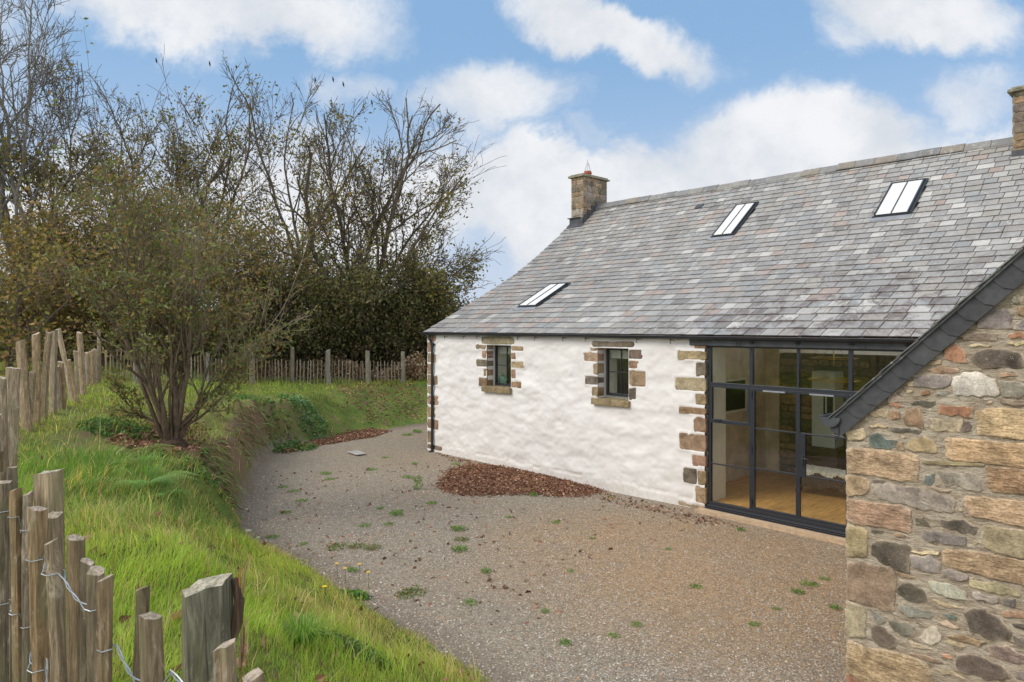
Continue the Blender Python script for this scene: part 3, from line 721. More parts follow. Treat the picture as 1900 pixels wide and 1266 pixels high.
# bottom vent grille
for k in range(3): fr_.box(gx[0] - .12, 12.45, YG - .05 - .012 * k, YG - .03, ZS - .085 - .028 * k, ZS - .066 - .028 * k)
fr_.box(gx[0] - .12, 12.45, YG - .03, YG + .08, ZS - .20, ZS - .057)
gz_o = fr_.build('glazed_screen', M('frame_metal'), cottage, bevel=.003)
def pane(p, x0, x1, z0, z1, dy=.0):
    m_ = MB(); m_.box(x0, x1, YG + .015 + dy, YG + .021 + dy, z0, z1); m_.build('pane', M('glass'), p)
def subpart(name, m_, p, mt='frame_metal'): return m_.build(name, M(mt), p, bevel=.002)
for i in range(5): pane(gz_o, gx[i] + .01, gx[i + 1] - .01, ZT + .02, ZH - .02)
# fixed light with an opening casement, left of the doors
m_ = MB(); xa, xb = gx[0] + .025, gx[1] - .03; zc = ony(1360, 785, .04)[2]
for z0, z1 in ((zc - .03, zc + .03),): bar(m_, xa, xb, z0, z1, -.02)
m_.box(xa, xa + .03, YG - .02, YG + .03, zc + .03, ZT - .03); m_.box(xb - .03, xb, YG - .02, YG + .03, zc + .03, ZT - .03); m_.box(xa + .03, xb - .03, YG - .02, YG + .03, ZT - .06, ZT - .03)
zb = ony(1360, 866, .04)[2]; gb = MB(); bar(gb, xa, xb, zb - .010, zb + .010, -.01, .03)
m_.box(xa + .1, xa + .2, YG - .05, YG - .02, zc + .02, zc + .045)
subpart('glazing_bar', gb, gz_o); cs = subpart('casement', m_, gz_o); pane(cs, xa, xb, zc + .03, ZT - .03); pane(cs, xa, xb, ZS, zc - .03)
for k in range(2):
    x0 = gx[1 + k] + (.03 if k == 0 else .0); x1 = gx[2 + k] - (.0 if k == 0 else .03)
    m_ = MB(); st_ = .034; d0, d1 = -.022, .03
    bar(m_, x0, x0 + st_, ZS + .005, ZT - .03, d0, d1); bar(m_, x1 - st_, x1, ZS + .005, ZT - .03, d0, d1)
    bar(m_, x0 + st_, x1 - st_, ZT - .075, ZT - .03, d0, d1); bar(m_, x0 + st_, x1 - st_, ZS + .005, ZS + .05, d0, d1)
    for py in ((797, 875) if k == 0 else (811, 893)):
        z_ = ony(1440 if k == 0 else 1500, py + (-4 if k == 0 else 0), .04)[2]
        if k: z_ = [1.585, .90][0 if py == 811 else 1]
        else: z_ = [1.585, .90][0 if py == 797 else 1]
        bar(m_, x0 + st_, x1 - st_, z_ - .011, z_ + .011, -.012, .03)
    if k: bar(m_, x0 + st_, x0 + .12, .88, 1.60, -.020, .025)
    dr = subpart('door', m_, gz_o)
    pane(dr, x0 + st_ - .004, x1 - st_ + .004, ZS + .03, ZT - .05)
    h = MB(); h.box(x0 + .2, x0 + .58, YG - .055, YG - .023, ZT - .075, ZT - .05); subpart('door_closer', h, dr, 'lead_pale')
    for zz in ((2.16, 1.22, .32) if k == 0 else (.33,)):
        h = MB(); xx = x0 - .012 if k == 0 else x0 + st_ + .008; h.tube([(xx, YG - .035, zz - .06), (xx, YG - .035, zz + .06)], .010, 8); subpart('hinge', h, dr)
    if k:
        h = MB(); h.box(x0 + .062, x0 + .096, YG - .032, YG - .020, 1.06, 1.24); h.tube([(x0 + .08, YG - .03, 1.20), (x0 + .08, YG - .075, 1.20), (x0 + .19, YG - .08, 1.19)], .009, 8); h.lathe((x0 + .08, YG - .035, 1.10), [(.012, -.012), (.012, .012)], 8); subpart('door_handle', h, dr)
for i in (3, 4):
    pane(gz_o, gx[i] + .02, gx[i + 1] - .02, ZS, ZT - .02)
m_ = MB(); m_.box(8.2, 12.5, -.24, .0, -.1, .055, jit=0); m_.build('threshold', simple('sandstone_strip', (.50, .36, .23), .95, ns=12) or M('sandstone_strip'), gz_o)

# interior ---------------------------------------------------------
m_ = MB(); m_.box(7.6, 12.6, .12, 9.0, -.1, .15); inn = m_.build('interior_floor', M('oak_floor'), cottage)
m_ = MB()
yy = [y_ for y_ in np.linspace(.5, 6.4, 14)]                   # left cross wall, cut to the roof line
pr_ = [(.3, .15)] + [(.3, z_on_roof(.3) - .3)] + [(y_, z_on_roof(y_) - .22) for y_ in yy] + [(6.4, .15)]
m_.add([(7.62, a, b) for a, b in pr_] + [(7.72, a, b) for a, b in pr_], [tuple(range(len(pr_)))[::-1], tuple(range(len(pr_), 2 * len(pr_)))])
m_.box(7.72, 8.02, 3.5, 3.7, .15, 4.7)
m_.build('interior_wall', M('plaster'), inn)
m_ = MB(); m_.box(7.72, 8.335, .10, .62, .15, 3.1); m_.build('interior_pier', M('plaster_pale'), inn)
# stone fireplace breast at the back of the room
m_ = MB(); r2 = random.Random(3); z = .15
m_.box(8.0, 12.6, 3.56, 3.9, .15, 2.75, col=(.14, .10, .07))
fin = lambda u, v, d: (u, 3.56 - d, v)
while z < 2.62:
    h = r2.uniform(.13, .26); x = 8.0
    while x < 12.4:
        L = r2.uniform(.2, .55); stone(m_, [(x + .01, z + .01), (x + L - .01, z + .01), (x + L - .015, z + h - .015), (x + .015, z + h - .01)], fin, r2.choice(['Q', 'QD', 'D', 'B', 'Q']), bulge=.03, n_=14); x += L
    z += h
m_.build('interior_stone_wall', M('stone'), inn)
m_ = MB()
for a, b in zip(np.linspace(.3, 4.6, 12)[:-1], np.linspace(.3, 4.6, 12)[1:]): m_.add([rp(7.6, a, -.2), rp(12.6, a, -.2), rp(12.6, b, -.2), rp(7.6, b, -.2)], [(0, 1, 2, 3)]); m_.build('ceiling', M('ceiling_wood'), inn)
m_ = MB(); m_.box(.3, 7.6, .62, 11.0, -.1, .15); m_.box(.3, 7.6, 3.2, 3.4, .15, 2.7); pr_ = [(.1, -.1)] + [(y_, z_on_roof(y_) - .2) for y_ in np.linspace(.3, 6.4, 14)] + [(11.5, 3.2), (11.5, -.1)]; m_.add([(.32, a, b) for a, b in pr_], [tuple(range(len(pr_)))]); m_.build('bedroom_shell', M('plaster'), inn)

# skylights --------------------------------------------------------
for i, (a, b, s0, s1) in enumerate(sky_rects):
    m_ = MB(); H0, H1 = -.01, .085; fw = .035
    def slab(mb, xa, xb, sa, sb, h0, h1):
        vs = [rp(x, s_, h) for h in (h0, h1) for x, s_ in ((xa, sa), (xb, sa), (xb, sb), (xa, sb))]
        mb.add(vs, [(3, 2, 1, 0), (4, 5, 6, 7), (0, 1, 5, 4), (1, 2, 6, 5), (2, 3, 7, 6), (3, 0, 4, 7)])
    slab(m_, a, a + fw, s0, s1, H0, H1); slab(m_, b - fw, b, s0, s1, H0, H1); slab(m_, a + fw, b - fw, s1 - fw, s1, H0, H1); slab(m_, a + fw, b - fw, s0, s0 + .03, H0, H1 - .02)
    xm = (a + b) / 2; slab(m_, xm - .010, xm + .010, s0 + .01, s1 - fw, H0 + .02, H1 + .002)
    slab(m_, b, b + .045, s0 - .03, s1 + .04, .01, .055); slab(m_, a - .02, b + .045, s1, s1 + .05, .01, .05); slab(m_, a - .03, b + .03, s0 - .045, s0, .015, .05)
    sk = m_.build('skylight', M('black_metal'), roof)
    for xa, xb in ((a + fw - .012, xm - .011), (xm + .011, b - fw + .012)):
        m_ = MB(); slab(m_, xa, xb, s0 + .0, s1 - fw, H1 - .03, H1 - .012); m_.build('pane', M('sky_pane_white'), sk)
    m_ = MB(); slab(m_, a - .06, b + .05, s0 - .20, s0 - .03, .024, .030); m_.build('apron', M('lead_pale'), sk)
m_ = MB(); sv = s_at_y(5.72)
vs = [rp(x, s_, h) for h in (.0, .045) for x, s_ in ((4.60, sv), (4.81, sv), (4.81, sv + .2), (4.60, sv + .2))]
m_.add(vs, [(3, 2, 1, 0), (4, 5, 6, 7), (0, 1, 5, 4), (1, 2, 6, 5), (2, 3, 7, 6), (3, 0, 4, 7)], col=(.05, .055, .055)); m_.build('roof_vent', M('lead'), roof)

# chimneys ---------------------------------------------------------
def courses(mb, fn, u0, u1, v0, v1, styles, seed, hmin=.13, hmax=.24, wmin=.2, wmax=.45):
    r = random.Random(seed); v = v0
    while v < v1 - .05:
        h = min(r.uniform(hmin, hmax), v1 - v); x = u0
        while x < u1 - .02:
            L = r.uniform(wmin, wmax); L = L if x + L < u1 - .12 else u1 - x
            stone(mb, [(x + .006, v + .008), (x + L - .006, v + .008), (x + L - .008, v + h - .004), (x + .008, v + h - .006)], fn, r.choice(styles), bulge=.016, n_=16, corner=.16, skirt=.01, wob=.008); x += L
        v += h
def chimney(x0, x1, y0, y1, z0, z1, seed, pot):
    m_ = MB(); m_.box(x0, x1, y0, y1, z0, z1 - .01, col=(.30, .26, .19)); sty = ['QB', 'Q', 'QD', 'QB', 'Q', 'QD', 'G', 'QL']
    courses(m_, lambda u, v, d: (u, y0 - d, v), x0, x1, z0, z1, sty, seed); courses(m_, lambda u, v, d: (x1 + d, u, v), y0, y1, z0, z1, sty, seed + 1); courses(m_, lambda u, v, d: (x0 - d, u, v), y0, y1, z0, z1, sty, seed + 2)
    ch = m_.build('chimney', M('stone'), roof)
    m_ = MB(); o = .085
    zs = [z1, z1 + .045, z1 + .085]; jj = lambda: rnd.uniform(-.012, .012)
    m_.box(x0 - o, x1 + o, y0 - o, y1 + o, z1 - .005, z1 + .055, jit=.012, col=(.27, .25, .18)); m_.box(x0 - o * .3, x1 + o * .3, y0 - o * .3, y1 + o * .3, z1 + .055, z1 + .10, jit=.008, col=(.27, .25, .19)); m_.build('chimney_cap', M('stone'), ch, bevel=.012)
    if pot:
        m_ = MB(); cx_, cy_ = (x0 + x1) / 2, (y0 + y1) / 2 - .08
        m_.lathe((cx_, cy_, z1 + .09), [(.115, 0), (.115, .09), (.135, .10), (.135, .135), (.12, .14), (.12, .18), (.09, .18), (.09, .02)], 18); pt = m_.build('chimney_pot', M('terracotta'), ch)
        m_ = MB(); zt = z1 + .26
        for a in range(8):
            an = a * math.pi / 4; m_.tube([(cx_ + .11 * math.cos(an), cy_ + .11 * math.sin(an), zt), (cx_ + .07 * math.cos(an), cy_ + .07 * math.sin(an), zt + .18), (cx_, cy_, zt + .34)], .0055, 4)
        m_.lathe((cx_, cy_, zt - .01), [(.118, 0), (.118, .015)], 14); m_.tube([(cx_, cy_, zt + .31), (cx_, cy_, zt + .40)], .012, 5); m_.build('wire_guard', M('galv'), pt)
    return ch
ch1 = chimney(0.0, .50, 5.8, 7.02, 6.30, 8.17, 21, True)
m_ = MB(); zb = z_on_roof(5.8)
m_.box(-.03, .53, 5.74, 5.80, zb - .06, zb + .20); m_.box(-.09, .42, 5.70, 5.83, zb + .20, zb + .225, col=(.2, .18, .14))
m_.add([(-.06, 5.76, zb + .02), (.60, 5.76, zb + .02), (.60, 5.60, z_on_roof(5.6) + .035), (-.06, 5.60, z_on_roof(5.6) + .035)], [(0, 1, 2, 3)])
for k in range(4):
    y0 = 5.78 + k * .21; zt = z_on_roof(min(y0 + .2, 6.6)) + .16
    m_.box(.50, .545, y0, y0 + .215, z_on_roof(min(y0, 6.6)) - .02, zt)
m_.build('lead_flashing', M('lead'), ch1)
ch2 = chimney(11.78, 12.45, 6.0, 7.2, 6.5, 8.13, 40, False)
m_ = MB(); zb = z_on_roof(6.0); m_.box(11.76, 12.5, 5.96, 6.0, zb - .06, zb + .12); m_.build('lead_flashing', M('lead'), ch2)

# ------------------------------------------------------------------ the rubble gable wing
YW = -4.9
XW = 12.5
m_ = MB()
VB = (12.395, 2.555); VS = 1.0                  # foot of the verge and its slope
RXW = 15.5; RZW = VB[1] + (RXW - VB[0]) * VS
def vz(x): return VB[1] + (x - VB[0]) * VS if x < RXW else RZW - (x - RXW) * VS
nxs = list(np.arange(XW, 18.5, .06)); 
vs, fs = [], []
zsn = 60
for i, x in enumerate(nxs):
    top = vz(x) - .1
    for j in range(zsn + 1):
        z = -.5 + (top + .5) * j / zsn; vs.append((x, YW + .004 + .010 * fbm(x, z, 2, 6, 2), z))
for i in range(len(nxs) - 1):
    for j in range(zsn): a = i * (zsn + 1) + j; fs.append((a, a + zsn + 1, a + zsn + 2, a + 1))
m_.add(vs, fs)
m_.add([(XW, YW + .004, -.5), (XW, YW + .004, 2.5), (XW, 3.0, 2.5), (XW, 3.0, -.5)], [(0, 1, 2, 3)])
gable = m_.build('gable_wall', M('mortar'), cottage, smooth=True)
S1 = [('G', [(1235, 480), (1340, 460), (1480, 450), (1535, 500), (1520, 630), (1250, 635)]), ('B', [(1590, 450), (1656, 415), (1760, 430), (1760, 515), (1600, 510)]), ('G', [(1565, 580), (1656, 550), (1740, 560), (1740, 640), (1570, 635)]),
 ('Rb', [(1510, 700), (1600, 668), (1700, 680), (1700, 715), (1540, 718)]), ('P', [(1060, 700), (1190, 672), (1390, 682), (1390, 745), (1130, 740)]), ('Rb', [(935, 800), (1040, 775), (1095, 820), (1145, 935), (960, 930)]),
 ('D', [(1180, 910), (1270, 830), (1420, 815), (1600, 850), (1640, 900), (1620, 985), (1300, 985)]), ('B', [(780, 1010), (900, 975), (1060, 1005), (1050, 1030), (830, 1035)]), ('G', [(665, 1080), (800, 1060), (980, 1050), (990, 1100), (960, 1165), (670, 1160)]),
 ('W', [(1020, 1080), (1120, 1040), (1260, 1035), (1390, 1090), (1410, 1200), (1380, 1240), (1050, 1240)]), ('G', [(1445, 1115), (1620, 1110), (1700, 1150), (1700, 1240), (1470, 1245)]), ('Rb', [(730, 1190), (790, 1185), (800, 1225), (735, 1230)]),
 ('G', [(870, 1200), (1000, 1205), (1000, 1235), (870, 1235)]), ('T', [(1160, 770), (1360, 775), (1300, 800), (1170, 795)]), ('T', [(1500, 760), (1656, 750), (1700, 775), (1520, 780)]), ('O', [(790, 930), (900, 910), (900, 950), (800, 960)]),
 ('B', [(1440, 1040), (1560, 1035), (1600, 1065), (1450, 1065)]), ('G', [(1540, 370), (1590, 340), (1605, 390), (1550, 395)]), ('T', [(610, 1130), (650, 1100), (650, 1150), (615, 1160)])]
S2 = [('P', [(425, -30), (500, -50), (540, -20), (545, 30), (440, 30)]), ('D', [(620, 40), (720, 15), (850, 20), (870, 60), (760, 70)]), ('Rb', [(905, 60), (1190, 85), (1185, 165), (905, 135)]), ('S', [(1225, 110), (1330, 85), (2050, 95), (2050, 385), (1656, 375), (1250, 330), (1230, 220)]),
 ('T', [(270, 100), (400, 85), (425, 120), (415, 165), (265, 160)]), ('B', [(440, 140), (480, 105), (530, 120), (540, 185), (445, 180)]), ('B', [(580, 110), (640, 85), (715, 95), (750, 255), (600, 245), (565, 200)]),
 ('T', [(820, 180), (1085, 190), (1080, 300), (830, 290)]), ('D', [(1095, 225), (1150, 205), (1185, 250), (1180, 300), (1100, 300)]), ('D', [(445, 265), (560, 265), (730, 290), (700, 310), (460, 295)]), ('Rb', [(430, 60), (500, 55), (575, 75), (520, 85)]),
 ('N', [(255, 320), (370, 315), (400, 350), (500, 385), (490, 445), (400, 450), (270, 430)]), ('B', [(520, 400), (570, 395), (570, 460), (525, 465)]), ('B', [(600, 390), (680, 345), (800, 360), (870, 420), (860, 490), (680, 485), (610, 450)]),
 ('S', [(950, 345), (1200, 370), (1480, 390), (1900, 430), (1900, 655), (1656, 630), (1300, 590), (945, 545)]), ('T', [(55, 300), (200, 270), (220, 350), (170, 370), (44, 370)]), ('S', [(46, 445), (300, 450), (640, 495), (710, 520), (700, 755), (500, 740), (250, 690), (46, 665)]),
 ('N', [(760, 690), (850, 680), (840, 750), (800, 780), (765, 760)]), ('G', [(905, 665), (1040, 670), (1160, 680), (1260, 770), (1270, 830), (1150, 820), (1060, 780), (960, 790), (920, 740)]), ('SD', [(1310, 610), (1656, 640), (1840, 660), (1840, 890), (1656, 865), (1330, 840)]),
 ('QL', [(46, 680), (230, 715), (270, 770), (230, 870), (46, 885)]), ('D', [(280, 730), (400, 750), (390, 765), (290, 755)]), ('G', [(320, 820), (420, 770), (620, 800), (850, 850), (1000, 910), (990, 1020), (760, 1000), (560, 950), (380, 910), (325, 870)]),
 ('S', [(46, 900), (300, 935), (560, 975), (640, 1005), (640, 1220), (400, 1170), (46, 1110)]), ('S', [(1110, 880), (1300, 890), (1800, 945), (1800, 1200), (1656, 1165), (1400, 1110), (1190, 1070), (1110, 960)]), ('D', [(670, 1080), (740, 1060), (820, 1160), (680, 1140)]),
 ('D', [(890, 1095), (1100, 1100), (1240, 1160), (1200, 1230), (1060, 1205), (920, 1160)]), ('G', [(740, 1190), (900, 1210), (1110, 1250), (1115, 1320), (900, 1300), (740, 1265)]), ('D', [(275, 1180), (380, 1195), (375, 1220), (280, 1210)]),
 ('O', [(1440, 0), (1656, 20), (1800, 30), (1800, 60), (1460, 50)]), ('O', [(760, 560), (1000, 565), (1280, 595), (1260, 615), (760, 590)]), ('T', [(270, 240), (420, 235), (430, 255), (280, 258)]), ('T', [(760, 795), (900, 800), (1000, 830), (900, 840)])]
S3 = [('QL', [(44, -125), (235, -85), (235, 150), (180, 165), (44, 150)]), ('O', [(1260, -110), (1800, -40), (1800, 220), (1618, 180), (1400, 120), (1270, 70)]), ('D', [(285, 50), (330, 20), (540, 50), (600, 90), (595, 280), (500, 265), (330, 205), (285, 130)]),
 ('G', [(620, 150), (800, 155), (865, 200), (865, 300), (780, 305), (640, 250)]), ('S', [(890, 100), (1100, 95), (1800, 225), (1800, 460), (1618, 415), (1300, 340), (900, 235)]), ('QB', [(44, 205), (400, 260), (470, 300), (460, 630), (350, 610), (44, 520)]),
 ('G', [(900, 270), (1010, 280), (1110, 330), (1110, 380), (900, 340)]), ('D', [(500, 470), (540, 410), (610, 395), (720, 440), (760, 520), (745, 570), (620, 550)]), ('L', [(790, 370), (960, 410), (1105, 480), (1100, 545), (960, 520), (820, 460)]),
 ('T', [(1160, 360), (1400, 400), (1560, 445), (1555, 510), (1350, 470), (1170, 430)]), ('L', [(1165, 460), (1380, 520), (1380, 570), (1190, 540)]), ('G', [(1430, 530), (1550, 540), (1520, 610), (1430, 580)]), ('G', [(520, 590), (820, 640), (780, 700), (640, 690), (520, 640)]),
 ('T', [(820, 545), (950, 570), (1075, 610), (950, 620)]), ('N', [(910, 660), (1020, 690), (1010, 715), (930, 705)]), ('D', [(1090, 680), (1150, 620), (1250, 630), (1400, 700), (1480, 800), (1470, 880), (1350, 890), (1160, 820)]),
 ('B', [(1400, 640), (1500, 630), (1700, 680), (1700, 715), (1440, 680)]), ('D', [(1520, 745), (1700, 770), (1700, 830), (1540, 790)]), ('GS', [(44, 545), (200, 600), (225, 640), (215, 880), (180, 880), (44, 850)]), ('G', [(260, 640), (350, 650), (390, 730), (330, 740)]),
 ('D', [(270, 770), (330, 765), (450, 840), (485, 890), (475, 970), (330, 930), (280, 870)]), ('G', [(430, 720), (600, 750), (655, 790), (640, 870), (470, 820)]), ('W', [(700, 880), (760, 790), (850, 780), (880, 890), (800, 930)]),
 ('B', [(940, 850), (1060, 850), (1200, 885), (1275, 915), (1220, 950), (1030, 890)]), ('G', [(1535, 860), (1700, 900), (1700, 990), (1540, 920)]), ('P', [(1305, 940), (1450, 950), (1560, 1000), (1750, 1070), (1750, 1140), (1400, 1060), (1320, 1010)]),
 ('Rb', [(890, 1010), (950, 1010), (980, 1050), (910, 1055)]), ('D', [(1040, 1050), (1120, 1020), (1300, 1070), (1460, 1150), (1480, 1220), (1300, 1240), (1160, 1200), (1045, 1170)]), ('S', [(44, 880), (200, 950), (500, 1000), (780, 1110), (830, 1266), (820, 1350), (150, 1290), (44, 1150)]),
 ('Rb', [(60, 1180), (220, 1270), (330, 1330), (60, 1300)]), ('G', [(1550, 1160), (1700, 1180), (1700, 1270), (1560, 1230)]), ('B', [(480, 300), (580, 315), (670, 355), (560, 345)]), ('T', [(620, 105), (870, 120), (860, 145), (640, 130)]),
 ('T', [(560, 900), (700, 930), (820, 990), (640, 950)]), ('T', [(820, 1150), (960, 1170), (1100, 1230), (930, 1200)]), ('O', [(600, 1010), (760, 1030), (900, 1100), (700, 1060)]), ('T', [(850, 730), (960, 740), (1060, 785), (940, 775)])]
mb = MB(); fw_ = lambda u, v, d: (u, YW + .002 - d, v)
RS = .012; OX, OZ = XW, -.5; occ = np.zeros((int(5.9 / RS), int(6.6 / RS)), bool)
gx_, gz_ = np.meshgrid(OX + (np.arange(occ.shape[0]) + .5) * RS, OZ + (np.arange(occ.shape[1]) + .5) * RS, indexing='ij')
def inpoly(P, X, Y):
    c = np.zeros(X.shape, bool); j = len(P) - 1
    for i in range(len(P)):
        xi, yi = P[i]; xj, yj = P[j]
        with np.errstate(divide='ignore', invalid='ignore'):
            c ^= ((yi > Y) != (yj > Y)) & (X < (xj - xi) * (Y - yi) / (yj - yi + 1e-12) + xi)
        j = i
    return c
def mark(P):
    P = np.array(P); c = P.mean(0); E_ = c + (P - c) * 1.0
    m = inpoly(E_, gx_, gz_); r = 1
    mm = m.copy(); mm[1:] |= m[:-1]; mm[:-1] |= m[1:]; mm[:, 1:] |= m[:, :-1]; mm[:, :-1] |= m[:, 1:]
    occ.__ior__(mm)
for lst, oy, sc_ in ((S1, 480, 4.871), (S2, 740, 4.871), (S3, 1000, 4.759)):
    for st_, pts in lst:
        P = []
        for a, b in pts:
            q = ony(1560 + a / sc_, oy + b / sc_, YW); P.append((q[0], q[2]))
        P = np.array(P); cP = P.mean(0); gr = (1.02 if st_ in ('S', 'SD', 'QL', 'GS') else 1.10); P = cP + (P - cP) * gr; P[:, 0] = np.maximum(P[:, 0], XW - .004); P = [tuple(q) for q in P]
        if st_ in ('S', 'SD', 'O', 'QL', 'S2'): stone(mb, P, fw_, st_, bulge=.015, corner=.16, n_=48, rough=.006, wob=.012, smear=(.58, .47, .34))
        else: stone(mb, P, fw_, st_, bulge=.011, corner=.11, n_=52, rough=.007, wob=.020, smear=(.58, .47, .34))
        mark(P)
occ |= gz_ > np.vectorize(vz)(gx_) - .21
r2 = random.Random(17)
for (wmin, wmax, hmin, hmax, tries) in ((.35, .6, .12, .2, 500), (.2, .35, .08, .15, 900), (.10, .2, .045, .08, 3500), (.08, .2, .018, .034, 9000), (.03, .06, .016, .03, 6000)):
    for _ in range(tries):
        L, h = r2.uniform(wmin, wmax), r2.uniform(hmin, hmax); x, z = r2.uniform(XW, 18.3 - L), r2.uniform(-.4, 5.8)
        i0, i1, j0, j1 = int((x - OX) / RS) - 1, int((x + L - OX) / RS) + 1, int((z - OZ) / RS) - 1, int((z + h - OZ) / RS) + 1
        i0 = max(i0, 0)
        if j0 < 0 or i1 >= occ.shape[0] or j1 >= occ.shape[1] or occ[i0:i1, j0:j1].any(): continue
        occ[i0:i1, j0:j1] = True; u = lambda k: r2.uniform(-k, k)
        P = [(x + u(.01), z + h * .3 + u(.01)), (x + L * .3, z + u(.008)), (x + L * .8, z + u(.008)), (x + L + u(.01), z + h * .5), (x + L * .85, z + h + u(.01)), (x + L * .25, z + h + u(.01))]
        small = h < .045
        stone(mb, P, fw_, r2.choice(['T', 'L', 'O', 'T', 'T', 'QL', 'B'] if small else ['S', 'G', 'D', 'B', 'QL', 'O', 'L', 'S']), bulge=.007 if small else .013, corner=.22, n_=14 if small else 30, wob=.008 if small else .018, smear=(.58, .47, .34))
mb.build('rubble_stones', M('stone'), gable)
# roof of the wing with its dark slate verge
m_ = MB(); TH_ = .05
def wslab(mb, xa, xb, ya, yb, dz0, dz1, col=(.16, .165, .17)):
    vs = [(x, y, vz(x) + d) for d in (dz0, dz1) for x, y in ((xa, ya), (xb, ya), (xb, yb), (xa, yb))]
    mb.add(vs, [(3, 2, 1, 0), (4, 5, 6, 7), (0, 1, 5, 4), (1, 2, 6, 5), (2, 3, 7, 6), (3, 0, 4, 7)], col=col)
wslab(m_, VB[0], RXW, YW - .06, .6, -.04, -.018); wslab(m_, RXW, 18.7, YW - .06, 9, -.04, -.018)
k = 0; x = VB[0] - .02
while x < RXW:
    c_ = rnd.choice([(.10, .10, .10), (.16, .155, .14), (.12, .12, .12)]); m_.add([(x, YW - .085, vz(x) - .006), (x + .16, YW - .085, vz(x + .16) - .018), (x + .16, .3, vz(x + .16) - .018), (x, .3, vz(x) - .006),
            (x, YW - .085, vz(x) + .006), (x + .16, YW - .085, vz(x + .16) - .004), (x + .16, .3, vz(x + .16) - .004), (x, .3, vz(x) + .006)], [(3, 2, 1, 0), (4, 5, 6, 7), (0, 1, 5, 4), (1, 2, 6, 5), (2, 3, 7, 6), (3, 0, 4, 7)], col=c_)
    x += .135
wr = m_.build('wing_roof', M('slate'), cottage)
m_ = MB(); ln = math.hypot(1, VS); tx, tz = 1 / ln, VS / ln; nx_, nz_ = -tz, tx      # along slope, outward
Wd = .150; pitch_ = .165; Lv = (RXW - VB[0]) * ln; k = 0; t = -.02
def vp(t_, n_, d): return (VB[0] + tx * t_ + nx_ * n_, YW - d, VB[1] + tz * t_ + nz_ * n_ - .02)
while t < Lv:
    lift = .034; e = t + pitch_ + .07
    # pentagon slate: lower end has a clipped corner
    out_ = [vp(t + .10, 0, 0)[0::2], vp(t - .005, -Wd + .07, 0)[0::2]]
    pts = [(t + .0, .0), (t + .004, -Wd * .70), (t + .042, -Wd - .012), (e, -Wd - .012), (e, 0)]
    if k == 0: pts = [(t - .03, .0), (t - .06, -Wd * .5), (t - .035, -Wd - .012), (e, -Wd - .012), (e, 0)]
    vs = []
    for dd in (0., 1.):
        for a, b in pts:
            q = (a - t) / (e - t); vs.append(vp(a, b, .024 + dd * .010 + .014 * (1 - q)))
    m_.add(vs, [(4, 3, 2, 1, 0), (5, 6, 7, 8, 9)] + [(i, (i + 1) % 5, 5 + (i + 1) % 5, 5 + i) for i in range(5)], col=(rnd.uniform(.88, 1.18),) * 3)
    t += pitch_; k += 1
vs = [vp(a, b, d) for d in (-.02, .028) for a, b in ((-.05, 0), (-.05, -Wd + .0), (Lv, -Wd + .0), (Lv, 0))]
m_.add(vs, [(3, 2, 1, 0), (4, 5, 6, 7), (0, 1, 5, 4), (1, 2, 6, 5), (2, 3, 7, 6), (3, 0, 4, 7)], col=(.5, .5, .5))
m_.build('verge', M('verge_slate'), wr)
m_ = MB(); gxw, gzw = 12.385, 2.54
half_round(m_, (gxw, YW - .07, gzw), (gxw, .0, gzw - .01), .085, n_=12)
a_ = np.linspace(0, math.pi, 12); m_.add([(gxw + math.cos(q) * .085, YW - .072, gzw - math.sin(q) * .085) for q in a_] + [(gxw + math.cos(q) * .085, YW - .066, gzw - math.sin(q) * .085) for q in a_], [tuple(range(12)), tuple(range(12, 24))[::-1]])
m_.tube([(gxw - .088, YW - .075, gzw), (gxw - .088, 0, gzw)], .007, 6); wg = m_.build('wing_gutter', M('lead'), cottage)
m_ = MB(); m_.tube([(gxw + .075, YW - .05, gzw - .03), (gxw + .07, YW - .05, gzw - .15), (gxw + .04, YW - .05, gzw - .22)], .006, 6); m_.tube([(gxw + .0, YW - .05, gzw - .15), (gxw + .11, YW - .05, gzw - .16)], .005, 6); m_.tube([(gxw + .04, YW - .05, gzw - .13), (gxw + .04, YW - .05, gzw - .25)], .004, 5); m_.build('gutter_bracket', M('black_metal'), wg)

# ------------------------------------------------------------------ things inside the cottage
def stand(name, x, y, z, label, cat, group=None): return empty(name, (x, y, z), label, cat, group)
t = stand('bench', 10.0, 2.1, .15, 'low dark wooden bench with splayed legs under a sheepskin inside the cottage', 'bench')
m_ = MB(); m_.box(9.05, 10.95, 1.92, 2.28, .55, .59); m_.build('seat', M('dark_wood'), t)
for x in (9.12, 10.85):
    for y in (1.97, 2.2): m_ = MB(); s_ = -.05 if x < 10 else .05; m_.tube([(x + s_, y, .15), (x, y, .56)], .024, 6); m_.build('leg', M('dark_wood'), t)
vs, fs = [], []; nx2, ny2 = 50, 34
for i in range(nx2):
    for j in range(ny2):
        a, b = i / (nx2 - 1), j / (ny2 - 1); x = 9.1 + a * 1.35 + rnd.uniform(-.012, .012); v_ = b * .98 - .30
        edge = .05 * math.sin(a * 9) + .03 * math.sin(a * 23)
        if v_ < 0: y, z = 1.89 - .02, .62 + v_ * (1 + edge * 2)
        elif v_ < .40: y, z = 1.89 + v_, .64
        else: y, z = 2.31, .64 - (v_ - .40)
        vs.append((x, y + rnd.uniform(-.014, .014), z + rnd.uniform(-.012, .016)))
fs = [(i * ny2 + j, (i + 1) * ny2 + j, (i + 1) * ny2 + j + 1, i * ny2 + j + 1) for i in range(nx2 - 1) for j in range(ny2 - 1)]
m_ = MB(); m_.add(vs, fs); m_.build('sheepskin', M('fleece'), loc=(9.8, 2.1, .6)); tag(bpy.data.objects['sheepskin'], 'cream sheepskin with brown underside draped over the bench', 'sheepskin')
t = bpy.data.objects['sheepskin']; t.data.materials.append(M('fleece_dark'))
